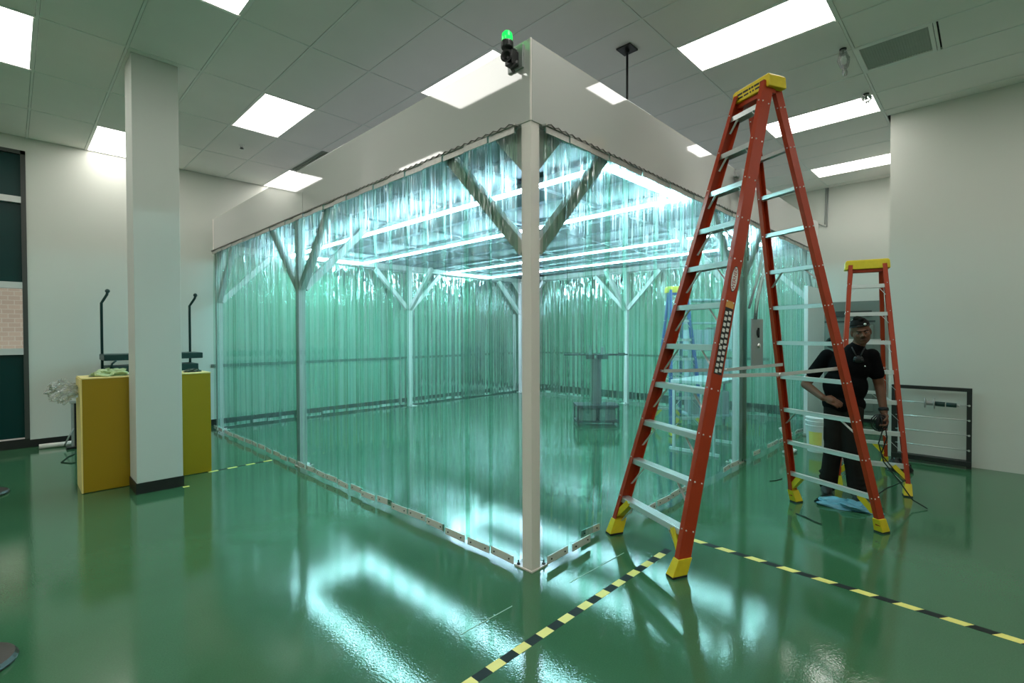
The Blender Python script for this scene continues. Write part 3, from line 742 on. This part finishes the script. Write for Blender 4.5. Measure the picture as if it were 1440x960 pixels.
        O1 = LB(ov, 'badge', M['label'], last)
        ov = MB(); ov.prism([c1+xv*.0008+yv*math.cos(t_)*.026+d*math.sin(t_)*.088 for t_ in [2*PI*k/28 for k in range(28)]], xv*.0006)
        LB(ov, 'badge_field', M['white'], O1)
        text_mesh('badge_text', 'WERNER', .040, mat('badge_red', (.40, .02, .015), .5), O1, frame(c1+xv*.0018, d, -yv if d.cross(-yv).dot(xv) > 0 else yv, xv))
    return e
# tall ladder: measured feet
fm, rm = V((3.125, 1.76, 0)), V((4.875, .945, 0)); dv = (rm-fm); 
ang = math.atan2(dv.y, dv.x)-PI/2
cen = (fm+rm)/2+V((.0, -.014, 0))
ladder((cen.x, cen.y, 0), ang, 3.48, 11, .78, .80, .29, dv.length, 'tall orange fiberglass stepladder with yellow top standing in front of the right curtain', M['red'], labels=True, grp='orange stepladders', capd=.17, ty=.09)
fm = V((5.90, .815, 0)); ang2 = math.atan2(.24, .97)-PI/2; sp = 1.22
cen = fm+V((.97, .24, 0))*sp/2
ladder((cen.x, cen.y, 0), ang2, 2.34, 7, .60, .54, .33, sp, 'smaller orange fiberglass stepladder behind the man, near the alcove corner', M['red'], web=.075, capd=.16, grp='orange stepladders')
ladder((7.52, 3.62, 0), math.radians(-45), 2.31, 6, .55, .50, .28, 1.0, 'blue stepladder with yellow top inside the cleanroom, blurred by the curtain', M['blue'], web=.07, capd=.15)

# ------------------------------------------------------------------ floor tapes
def tape(p, q, width, period, label, skew=0.):
    p, q = V((*p, 0)), V((*q, 0)); d = (q-p).normalized(); s_ = V((-d.y, d.x, 0)); L_ = (q-p).length
    m_ = MB(); m_.use(M['tapek']); m_.use(M['tapey']); bm = m_.bm; n = int(L_/(period/2)); prev = None
    for k in range(n+1):
        x = k*period/2; a = p+d*(x-skew/2)-s_*width/2; b_ = p+d*(x+skew/2)+s_*width/2
        cur = [bm.verts.new(a+V((0, 0, z))) for z in (0, .0009)]+[bm.verts.new(b_+V((0, 0, z))) for z in (.0009, 0)]
        if prev:
            for i_ in range(4):
                fc = bm.faces.new([prev[i_], prev[(i_+1) % 4], cur[(i_+1) % 4], cur[i_]]); fc.material_index = k % 2
        prev = cur
    tag(m_.build('hazard_tape'), label, 'floor tape', 'yellow and black floor tapes')
tape((1.0, 1.645), (3.30, 1.64), .052, .176, 'yellow and black floor tape running from the photo bottom to the tall ladder foot')
tape((3.57, 1.60), (3.50, -1.2), .052, .205, 'yellow and black floor tape running right from behind the tall ladder foot', skew=.035)
tape((1.55, 6.32), (2.29, 6.36), .045, .20, 'thin hazard tape between the yellow panel and the left curtain')
tag(MB().box((1.215, 5.86, 0), (1.27, 5.90, .0012)).build('tape_scrap', M['tapey']), 'small yellow scrap of tape at the foot of the white column', 'tape')
tag(MB().prism([(1.60, 1.942, 0), (1.98, 1.935, 0), (1.985, 1.942, 0), (1.61, 1.947, 0)], (0, 0, .0008)).build('tape_residue', M['residue']), 'pale scratchy residue line on the floor left of the striped tape', 'tape residue')
tag(MB().prism([(2.42, 1.86, 0), (3.02, 1.84, 0), (3.02, 1.846, 0), (2.42, 1.868, 0)], (0, 0, .0008)).build('tape_residue', M['residue']), 'thin pale residue line on the floor between corner post and tall ladder', 'tape residue')

# ------------------------------------------------------------------ left side things
e = empty('yellow_cabinet', (1.03, 6.55, 0), 0, 'wide mustard yellow cabinet standing behind the white column', 'cabinet')
MB().box((.482, 6.335, .004), (1.588, 6.78, 1.120)).build('body', M['cab'], e, bevel=.004)
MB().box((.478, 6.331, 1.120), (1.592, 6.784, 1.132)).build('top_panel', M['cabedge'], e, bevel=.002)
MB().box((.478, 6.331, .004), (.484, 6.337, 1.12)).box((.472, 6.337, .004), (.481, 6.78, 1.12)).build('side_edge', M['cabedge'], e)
tag(MB().crumple((.72, 6.55, 1.133), (.16, .13, .062), 21, amp=.6).build('film_heap', M['green_paper']), 'heap of pale green plastic film on the left end of the yellow cabinet', 'plastic film')
tag(MB().crumple((1.45, 6.52, 1.133), (.085, .07, .03), 22, amp=.5).build('glove_pile', M['darkfilm']), 'small dark green glove pile on the right end of the yellow cabinet', 'gloves')
tag(MB().crumple((.90, 6.50, 1.133), (.05, .05, .03), 23, amp=.5).build('paper_wad', M['whitebag']), 'small white paper wad on the yellow cabinet beside the column', 'paper')
tag(MB().crumple((.355, 6.56, 1.0), (.115, .11, .10), 24, amp=.38, flat=False, nu=40, nv=30).build('plastic_bag', M['clear']), 'crumpled clear plastic bag hanging off the left end of the yellow cabinet', 'plastic bag')
# panel cart behind the column
e = empty('panel_cart', (1.48, 8.9, 0), 0, 'dark green metal cart with two tall handle posts against the back wall', 'cart')
for xx, s_ in ((.93, 1), (2.02, 1)):
    MB().tube([(xx, 9.2, .14), (xx, 9.2, 2.02), (xx+.02*s_, 9.18, 2.06), (xx+.055*s_, 9.12, 2.14), (xx+.06*s_, 9.10, 2.18)], .017, 10).ell((xx+.06, 9.10, 2.19), .030, 10, 7).build('handle_post', M['cartm'], e)
    MB().tube([(xx, 9.2, 1.02), (xx, 8.72, 1.02)], .015, 8).tube([(xx, 8.72, .14), (xx, 8.72, 1.02)], .015, 8).build('side_rail', M['cartm'], e)
MB().box((.90, 8.70, 1.20), (2.08, 9.22, 1.285)).build('upper_shelf', M['cartm'], e, bevel=.008)
MB().box((.94, 8.70, 1.02), (2.02, 9.18, 1.12)).build('lower_shelf', M['cartm'], e, bevel=.008)
MB().box((.94, 8.70, .15), (2.02, 9.18, .20)).build('bottom_deck', M['cartm'], e, bevel=.008)
MB().tube([(.96, 8.69, 1.09), (.985, 8.69, 1.16), (1.03, 8.69, 1.20)], .012, 8).build('bracket', M['cartm'], e)
for xx in (.96, 1.98):
    for yy in (8.76, 9.14): MB().lathe((xx-.02, yy, .06), [(.058, 0), (.06, .01), (.06, .03), (.058, .04)], 18, Matrix.Rotation(PI/2, 4, 'Y')).box((xx-.026, yy-.02, .07), (xx+.03, yy+.02, .155)).build('caster', M['black'], e)
e = empty('grey_stand', (.62, 9.05, 0), 0, 'short grey and black metal stand on the floor left of the yellow cabinet', 'stand')
MB().box((.575, 9.0, .03), (.605, 9.06, .63)).build('grey_upright', M['gauge'], e)
MB().box((.606, 8.99, .03), (.665, 9.07, .62)).build('black_upright', M['black'], e)
MB().box((.52, 8.95, 0), (.69, 9.12, .03)).build('base', M['black'], e, bevel=.004)
MB().box((.56, 8.98, .62), (.68, 9.08, .655)).build('cap', M['gauge'], e, bevel=.004)
MB().tube([(.60, 9.0, .28), (.55, 9.0, .18), (.50, 9.0, .05)], .010, 8).build('strut', M['gauge'], e)
tag(MB().tube([(.26, 9.28, .035), (.50, 9.26, .035), (.95, 9.24, .045), (1.2, 9.26, .035)], .034, 12).build('foam_roll', M['whitebag']), 'white foam tube lying on the floor along the back wall baseboard', 'foam tube')
tag(MB().tube([(.60, 8.6, .006), (.50, 8.4, .006), (.42, 8.1, .006), (.5, 7.95, .006), (.62, 8.0, .006), (.75, 8.3, .006)], .006, 6).build('power_cable', M['black']), 'thin black cable coiled on the floor behind the yellow cabinet', 'cable')
def stanchion(x, y, label):
    e = empty('stanchion', (x, y, 0), 0, label, 'stanchion', 'stanchions at the left edge')
    MB().lathe((x, y, 0), [(.175, 0), (.178, .012), (.165, .030), (.06, .042), (.03, .05)], 32).build('base', M['disc'], e)
    MB().tube([(x, y, .04), (x, y, .95)], .025, 14).ell((x, y, .97), .04, 12, 8).build('pole', M['disc'], e)
stanchion(-.195, 6.99, 'dark round stanchion base just entering at the left edge, the farther one')
stanchion(-.165, 3.385, 'dark round stanchion base entering at the lower left edge, the nearer one')

# ------------------------------------------------------------------ right side things
e = empty('electrical_cabinet', (10.55, 1.85, 0), 0, 'grey green electrical cabinet standing against the far wall behind the man', 'cabinet')
MB().box((10.34, 1.33, .06), (10.745, 2.30, 2.11)).build('body', M['gcab'], e, bevel=.008)
MB().box((10.325, 1.42, .20), (10.34, 2.20, 1.70)).build('door', M['gcab'], e, bevel=.006)
MB().box((10.318, 1.45, 1.84), (10.34, 1.98, 1.94)).box((10.318, 2.05, 1.90), (10.34, 2.20, 1.94)).box((10.33, 1.40, 1.74), (10.342, 2.22, 1.77)).build('vent_slots', M['gcab2'], e)
m_ = MB()
for k in range(4): m_.lathe((10.325, 2.02, 1.38), [(.10-.022*k, 0), (.105-.022*k, .012), (.09-.022*k, .012)], 24, Matrix.Rotation(-PI/2, 4, 'Y'))
m_.build('fan_grille', M['gcab2'], e)
MB().tube([(10.315, 1.75, .95), (10.315, 1.75, 1.15)], .012, 8).build('handle', M['chrome'], e)
MB().box((10.36, 1.35, 0), (10.74, 2.28, .06)).build('plinth', M['black'], e)
e = empty('display_board', (8.95, 2.0, 0), 0, 'tall plain white board standing against the far end of the right curtain', 'board')
MB().box((8.42, 1.965, .03), (9.45, 2.02, 2.27)).build('board', M['wcab'], e, bevel=.005)
MB().box((8.42, 1.93, 0), (8.50, 2.03, .03)).build('foot', M['gauge'], e)
MB().box((9.37, 1.93, 0), (9.45, 2.03, .03)).build('foot', M['gauge'], e)
# alcove conduit
tag(MB().tube([(10.748, 2.19, H+.002), (10.748, 2.21, 3.55), (10.748, 2.38, 3.64)], .012, 8).tube([(10.750, 2.225, H+.002), (10.745, 2.24, 3.60)], .008, 8).build('conduit', M['gauge']), 'thin grey conduit running down the far wall from the ceiling', 'conduit')
# second white column-ish pilaster visible behind the small ladder
struct(MB().box((XR+.001, YJ, 0), (XR+3.03, YJ+.012, H)).build('wall_return', M['wall']))
# leaning rack
e = empty('storage_rack', (7.6, .47, 0), 0, 'low black metal frame with thin rods standing against the right wall', 'rack')
def rk(name, m_, mt, bevel=0): return m_.build(name, mt, e, bevel=bevel)
rk('upright', MB().box((7.58, .135, 0), (7.625, .180, .915)), M['steel'], .003)
rk('upright', MB().box((7.58, .80, 0), (7.625, .86, .915)), M['steel'], .003)
rk('top_bar', MB().box((7.575, .135, .880), (7.63, .86, .920)), M['steel'], .003)
rk('bottom_beam', MB().box((7.57, .135, .03), (7.68, .86, .085)), M['steel'], .003)
for z in (.725, .555, .385, .215):
    r_ = rk('rod', MB().tube([(7.585, .16, z), (7.585, .82, z)], .0065, 8), M['rod'])
    nt = MB().lathe((7.572, .158, z), [(.012, 0), (.012, .010)], 6, Matrix.Rotation(-PI/2, 4, 'Y')).build('nut', M['rod'], r_)
e = empty('cable_spool', (7.575, .45, .725), 0, 'small metal spool with green grip hanging on the top rod of the black rack', 'spool')
MB().lathe((7.575, .50, .725), [(.012, -.044), (.060, -.048), (.062, -.038), (.028, -.030), (.028, .030), (.062, .038), (.060, .048), (.012, .044)], 20, Matrix.Rotation(PI/2, 4, 'X')).tube([(7.575, .54, .68), (7.575, .55, .78)], .004, 6).tube([(7.575, .46, .66), (7.56, .45, .70)], .004, 6).build('spool', M['gauge'], e)
MB().tube([(7.575, .455, .722), (7.575, .365, .720)], .028, 12).tube([(7.575, .355, .720), (7.575, .265, .718)], .026, 12).build('grip', M['cartm'], e)
MB().tube([(7.575, .265, .718), (7.575, .24, .718)], .014, 10).build('tip', M['rod'], e)
# bucket and hose behind the ladders
e = empty('white_bucket', (7.42, 1.60, 0), 0, 'white plastic bucket with yellow printed label behind the smaller ladder', 'bucket')
MB().lathe((7.42, 1.60, 0), [(.13, .0), (.15, .33), (.156, .335), (.156, .35), (.15, .352), (.151, .37), (.157, .372), (.157, .385), (.148, .386)], 30).build('body', M['wcab'], e)
MB().lathe((7.42, 1.60, .386), [(.158, 0), (.160, .018), (.150, .022), (.148, .045), (.154, .047), (.154, .060), (.14, .062)], 30).build('lid', M['wcab'], e)
lm = MB(); n = 14
for k in range(n):
    a0, a1 = PI+.45+(-1.1)*k/n, PI+.45+(-1.1)*(k+1)/n
    r0, r1 = .1385, .1475; vs = [(7.42+r0*math.cos(a0), 1.60+r0*math.sin(a0), .10), (7.42+r0*math.cos(a1), 1.60+r0*math.sin(a1), .10), (7.42+r1*math.cos(a1), 1.60+r1*math.sin(a1), .27), (7.42+r1*math.cos(a0), 1.60+r1*math.sin(a0), .27)]
    lm._poly([V(q) for q in vs], [(0, 1, 2, 3)])
lm.build('bucket_label', M['tapey'], e)
tag(MB().tube([(7.15, 1.93, .22), (7.16, 1.92, .12), (7.2, 1.88, .03), (7.15, 1.80, .025), (7.05, 1.80, .025), (6.95, 1.9, .025)], .016, 8).tube([(7.12, 1.98, .30), (7.14, 1.95, .24), (7.15, 1.93, .20)], .022, 8).build('water_hose', M['wcab']), 'short white hose on the floor beside the white bucket', 'hose')
tag(MB().crumple((5.20, .90, .002), (.12, .25, .055), 31, amp=.45, nu=40, nv=26).build('plastic_sheet', M['bluebag']), 'crumpled light blue plastic bag on the floor in front of the man', 'plastic bag')
tag(MB().tube([(4.70, 1.18, .004), (4.66, 1.10, .005), (4.60, 1.02, .004), (4.57, .96, .004)], .0045, 6).build('cable_offcut', M['black']), 'short black cable offcut on the floor between the rear ladder feet', 'cable')
tag(MB().tube([(5.55, 1.64, .004), (5.62, 1.60, .004), (5.72, 1.57, .004)], .0045, 6).build('wire_scrap', M['black']), 'tiny black wire scrap on the floor left of the rear ladder leg', 'wire')
# small black bag at the foot of the wall corner
tag(MB().crumple((7.0, .72, .002), (.12, .12, .13), 33, amp=.25).build('tool_bag', M['black']), 'small black tool bag on the floor beside the smaller ladder and the black rack', 'bag')

# ------------------------------------------------------------------ person
def remesh(o, vox, smooth=3):
    r = o.modifiers.new('r', 'REMESH'); r.mode = 'VOXEL'; r.voxel_size = vox; r.use_smooth_shade = True
    s_ = o.modifiers.new('s', 'SMOOTH'); s_.factor = .5; s_.iterations = smooth
    dg = bpy.context.evaluated_depsgraph_get(); me = bpy.data.meshes.new_from_object(o.evaluated_get(dg))
    o.modifiers.clear(); mt = o.data.materials[0]; o.data = me; me.materials.clear(); me.materials.append(mt)
    for p in me.polygons: p.use_smooth = True
th = math.radians(-79.6)
MAN = empty('person', (5.56, .985, 0), th, 'man in black shirt and dark cap standing behind the tall ladder holding black cables', 'person')
def limb(m_, pts, rs):
    """tapered limb with spherical joints"""
    for (p, q), (r0, r1) in zip(zip(pts, pts[1:]), zip(rs, rs[1:])):
        p, q = V(p), V(q); k = 6
        m_.tube([p.lerp(q, i/k) for i in range(k+1)], [r0+(r1-r0)*i/k for i in range(k+1)], 14)
    for p, r in zip(pts, rs): m_.ell(p, r*.995, 14, 10)
# joints (x: to image right, -y: toward the viewer)
AnL, KnL, HpL = (-.13, .02, .075), (-.09, -.03, .46), (-.07, .0, .86)
AnR, KnR, HpR = (.10, -.03, .075), (.055, -.05, .46), (.05, -.01, .86)
Pel, Wst, Chs, Nk = (-.01, 0, .90), (.0, 0, 1.05), (.035, 0, 1.24), (.095, -.01, 1.42)
ShL, ElL, WrL = (-.145, .0, 1.335), (-.325, .05, 1.04), (-.17, -.17, .94)
ShR, ElR, WrR = (.205, .0, 1.345), (.265, .03, 1.07), (.295, -.05, .83)
hd = V((.120, -.035, 1.562)); tilt = Matrix.Rotation(math.radians(-8), 4, 'Y') @ Matrix.Rotation(math.radians(10), 4, 'X') @ Matrix.Rotation(math.radians(6), 4, 'Z')
def hp(x, y, z): return hd + tilt @ V((x, y, z))
b = MB()
b.ell(Pel, (.15, .105, .12), 18, 12); b.ell(Wst, (.135, .10, .14), 18, 12); b.ell(Chs, (.165, .11, .16), 18, 12); b.ell((.05, 0, 1.33), (.17, .085, .075), 18, 10)
limb(b, [(.075, .01, 1.36), Nk, hp(0, .02, -.06)], [.068, .056, .054])
limb(b, [ShL, ElL, WrL], [.056, .043, .030]); limb(b, [ShR, ElR, WrR], [.056, .043, .030])
limb(b, [HpL, KnL, AnL], [.085, .058, .042]); limb(b, [HpR, KnR, AnR], [.085, .058, .042])
b.ell(V(AnL)+V((-.01, -.06, -.03)), (.042, .11, .035)); b.ell(V(AnR)+V((.01, -.06, -.03)), (.042, .11, .035))
# head
b.ell(hp(0, .018, .045), (.074, .092, .085), 22, 16, tilt.to_3x3()); b.ell(hp(0, -.018, -.035), (.067, .072, .078), 22, 14, tilt.to_3x3())
b.ell(hp(0, -.050, -.085), (.034, .032, .026), 14, 10, tilt.to_3x3())
b.ell(hp(0, -.078, .022), (.050, .014, .010), 14, 8, tilt.to_3x3())
b.tube([hp(0, -.083, .010), hp(0, -.100, -.018), hp(0, -.104, -.028)], [.009, .013, .014], 10); b.ell(hp(.013, -.093, -.029), .009, 8, 6); b.ell(hp(-.013, -.093, -.029), .009, 8, 6)
for s_ in (-1, 1):
    b.ell(hp(s_*.040, -.066, -.022), (.021, .016, .018), 12, 8); b.ell(hp(s_*.074, .010, -.008), (.010, .020, .032), 12, 8, tilt.to_3x3())
b.ell(hp(0, -.083, -.052), (.026, .010, .006), 12, 6); b.ell(hp(0, -.082, -.062), (.022, .010, .0065), 12, 6)
# hands: palm, four fingers, thumb
def hand(m_, wr, dirv, nrm, side, curl, s=1.):
    wr, d, n_ = V(wr), V(dirv).normalized(), V(nrm).normalized(); n_ = (n_-d*n_.dot(d)).normalized(); a = d.cross(n_)*side
    for t_ in (-.3, .1, .45, .8): m_.ell(wr+d*(.045+.035*t_)*s*1.1, (.027, .027, .027), 10, 8)
    for k in range(4):
        x = (k-1.5)*.0195*s; base = wr+d*.045*s+a*x*.8
        kn = wr+d*.092*s+a*x; L_ = (.074, .082, .077, .060)[k]*s; pts = [base, kn]; ang_ = 0; cur = kn
        for q in range(3):
            ang_ += curl; dd = d*math.cos(ang_)+n_*math.sin(ang_); cur = cur+dd*L_*(.45, .32, .23)[q]; pts.append(cur)
        m_.tube(pts, [.0125, .0105, .0098, .0090, .0078], 8); m_.ell(pts[-1], .0078, 8, 6); m_.ell(kn, .0108, 8, 6)
    t0 = wr+d*.025*s-a*.024*s; t1 = t0+(d*.6-a*.7+n_*.35).normalized()*.035*s; t2 = t1+(d*.9+n_*.6).normalized()*.030*s; t3 = t2+(d*.7+n_*.9+a*.2).normalized()*.024*s
    m_.tube([t0, t1, t2, t3], [.0145, .0115, .0105, .0085], 8); m_.ell(t3, .0085, 8, 6)
hand(b, WrL, (.75, -.35, -.22), (.2, .6, -.5), -1, .38); hand(b, WrR, (.10, -.25, -1), (-.7, -.5, .1), 1, .62)
body = LB(b, 'body', M['skin'], MAN); remesh(body, .0055, 2)
# clothes
c = MB()
c.ell((-.01, 0, .88), (.178, .130, .12), 20, 12); c.ell(Wst, (.184, .135, .19), 20, 12); c.ell(Chs, (.180, .128, .17), 20, 12); c.ell((.05, .0, 1.33), (.175, .098, .078), 20, 12)
limb(c, [ShL, V(ShL).lerp(V(ElL), .62)], [.063, .064]); limb(c, [ShR, V(ShR).lerp(V(ElR), .62)], [.063, .064])
limb(c, [(.07, .005, 1.37), (.090, -.005, 1.41)], [.090, .070])
sh = LB(c, 'shirt', M['shirt'], MAN); remesh(sh, .009, 4)
p = MB(); p.ell((-.01, 0, .86), (.160, .118, .11), 20, 12)
limb(p, [HpL, V(HpL).lerp(V(KnL), .5), KnL, V(KnL).lerp(V(AnL), .5), (AnL[0], AnL[1], .085)], [.105, .092, .078, .076, .078]); limb(p, [HpR, V(HpR).lerp(V(KnR), .5), KnR, V(KnR).lerp(V(AnR), .5), (AnR[0], AnR[1], .085)], [.105, .092, .078, .076, .078])
for kx, s_ in ((KnL, -1), (KnR, 1)): p.box((kx[0]+s_*.05-.03, kx[1]-.05, .52), (kx[0]+s_*.05+.035, kx[1]+.05, .66))
for an in (AnL, AnR):
    for z in (.11, .15, .20): p.lathe((an[0], an[1]-.005, z), [(.070, -.012), (.083, 0), (.070, .012)], 16)
pt = LB(p, 'trousers', M['pants'], MAN); remesh(pt, .009, 3)
for an, s_ in ((AnL, -1), (AnR, 1)):
    m_ = MB(); m_.ell((an[0]+s_*.012, an[1]-.065, .042), (.050, .135, .042), 18, 10); m_.ell((an[0], an[1]+.02, .07), (.052, .058, .065), 16, 10)
    m_.box((an[0]+s_*.008-.045, an[1]-.19, .0), (an[0]+s_*.008+.045, an[1]+.065, .02)); bo = LB(m_, 'boot', M['boot'], MAN); remesh(bo, .008, 3)
# knit cap, light, hair line, brows, eyes, mouth
m_ = MB(); R3 = tilt.to_3x3()
vs = []; fs = []; nu, nv = 26, 9
for i in range(nv+1):
    t_ = i/nv*1.42
    for j in range(nu):
        f_ = 2*PI*j/nu; k = 1+.035*math.sin(5*f_+i)+.03*math.sin(3*f_+2*i)
        vs.append(hp(math.sin(t_)*math.cos(f_)*.079*k, .020+math.sin(t_)*math.sin(f_)*.097*k, .045+math.cos(t_)*.094*k))
for i in range(nv):
    for j in range(nu): fs.append((i*nu+j, (i+1)*nu+j, (i+1)*nu+(j+1) % nu, i*nu+(j+1) % nu))
m_.sm = True; m_._poly(vs, fs); m_.sm = False
m_.ell(hp(-.012, .005, .128), (.034, .040, .026), 12, 8); m_.ell(hp(.012, -.03, .118), (.026, .03, .02), 12, 8)
cap = LB(m_, 'cap', M['hair'], MAN)
LB(MB().ell(hp(.028, -.088, .082), .011, 10, 8), 'cap_badge', M['white'], cap)
LB(MB().tube([hp(-.080, .02, .052), hp(-.066, -.045, .062), hp(-.04, -.070, .066), hp(0, -.080, .067), hp(.04, -.070, .066), hp(.066, -.045, .062), hp(.080, .02, .052)], .005, 8), 'head_strap', M['black'], MAN)
for s_ in (-1, 1):
    m_ = MB().use(M['eyew']); m_.ell(hp(s_*.029, -.0765, .001), (.011, .006, .0042), 12, 8, R3); m_.use(M['black']).ell(hp(s_*.029, -.0815, .001), (.0048, .0025, .0042), 10, 6); LB(m_, 'eye', None, MAN)
    LB(MB().tube([hp(s_*.012, -.092, .020), hp(s_*.030, -.092, .026), hp(s_*.047, -.082, .020)], .0045, 6), 'eyebrow', M['hair'], MAN)
LB(MB().tube([hp(-.024, -.086, -.057), hp(0, -.094, -.056), hp(.024, -.086, -.057)], .0035, 6), 'mouth', M['lip'], MAN)
LB(MB().tube([hp(-.026, -.084, -.047), hp(0, -.094, -.043), hp(.026, -.084, -.047)], .0026, 6), 'moustache', M['hair'], MAN)
# watch and badge
w_ = V(ElR).lerp(V(WrR), .90); dd = (V(WrR)-V(ElR)).normalized()
rq = dd.to_track_quat('Z', 'Y').to_matrix().to_4x4()
LB(MB().lathe(w_, [(.034, -.016), (.040, -.010), (.040, .010), (.034, .016)], 18, rq), 'wristwatch', M['black'], MAN)
LB(MB().ell((.10, -.118, 1.31), (.040, .022, .035), 14, 10).ell((.075, -.122, 1.30), (.016, .020, .016), 10, 8).ell((.128, -.122, 1.30), (.016, .020, .016), 10, 8).tube([(.05, -.07, 1.42), (.085, -.13, 1.34)], .006, 6).tube([(.15, -.06, 1.42), (.115, -.13, 1.34)], .006, 6), 'respirator_mask', M['black'], MAN)
LB(MB().lathe((.150, -.128, 1.25), [(.006, 0), (.006, .006)], 10, Matrix.Rotation(PI/2, 4, 'X')), 'shirt_pin', M['white'], MAN)
# cables he holds
RM = Matrix.Translation((5.56, .985, 0)) @ Matrix.Rotation(th, 4, 'Z')
def mw(*p): return RM @ V(p)
rnd = random.Random(9); cb = MB()
hx, hy, hz = .305, -.085, .74
for k in range(7):
    r_ = .055+.02*rnd.random(); ax = rnd.uniform(0, 3); pts = []
    for q in range(13):
        a = 2*PI*q/12; pts.append(mw(hx-.045+r_*math.cos(a)*math.cos(ax)*.9, hy-.01+r_*math.cos(a)*math.sin(ax)*.5, hz-.005+r_*1.05*math.sin(a)))
    cb.tube(pts, .0055, 6)
cb.tube([mw(hx, hy, hz-.03), mw(hx+.01, hy-.02, .60), mw(hx-.03, hy, .45), mw(hx+.07, hy+.1, .30), mw(hx+.16, hy+.15, .20), mw(hx+.02, hy+.1, .12), mw(hx-.1, hy-.02, .03), mw(hx-.02, hy-.2, .008)], .0055, 6)
cb.tube([mw(hx-.01, hy, hz-.03), mw(hx-.05, hy-.02, .55), mw(hx-.01, hy, .38), mw(hx+.10, hy+.05, .22), mw(hx+.20, hy+.05, .06), mw(hx+.3, hy+.02, .008)], .0055, 6)
tag(cb.build('cable_bundle', M['black']), 'tangled black cables dangling from the hand of the man down to the floor', 'cable')

# ------------------------------------------------------------------ camera, world, view
f, yaw, pitch, roll = 688.7, .7729, -.0147, -.0030
cy, sy, cp, sp_ = math.cos(yaw), math.sin(yaw), math.cos(pitch), math.sin(pitch)
F = V((cy*cp, sy*cp, sp_)); r = V((sy, -cy, 0)); u = r.cross(F)
R_ = r*math.cos(roll)+u*math.sin(roll); U_ = -r*math.sin(roll)+u*math.cos(roll)
cam = bpy.data.cameras.new('camera'); co = bpy.data.objects.new('camera', cam); COL.objects.link(co)
co.matrix_world = frame(V((0, 0, 1.55)), R_, U_, -F)
cam.sensor_width = 36; cam.lens = f/1440*36; cam.clip_start = .05; cam.clip_end = 100
scene.camera = co
wd = bpy.data.worlds.new('world'); scene.world = wd; wd.use_nodes = True
bg = wd.node_tree.nodes['Background']; bg.inputs[0].default_value = (.85, .92, 1.0, 1); bg.inputs[1].default_value = .9
vs_ = scene.view_settings; vs_.view_transform = 'Standard'; vs_.look = 'None'; vs_.gamma = 1; vs_.use_curve_mapping = False; vs_.exposure = 0.32
cy_ = scene.cycles
cy_.transparent_max_bounces = 40; cy_.max_bounces = 9; cy_.transmission_bounces = 8; cy_.diffuse_bounces = 5; cy_.glossy_bounces = 5
cy_.use_denoising = True; cy_.sample_clamp_indirect = 6; cy_.caustics_reflective = False; cy_.caustics_refractive = False; cy_.blur_glossy = .5
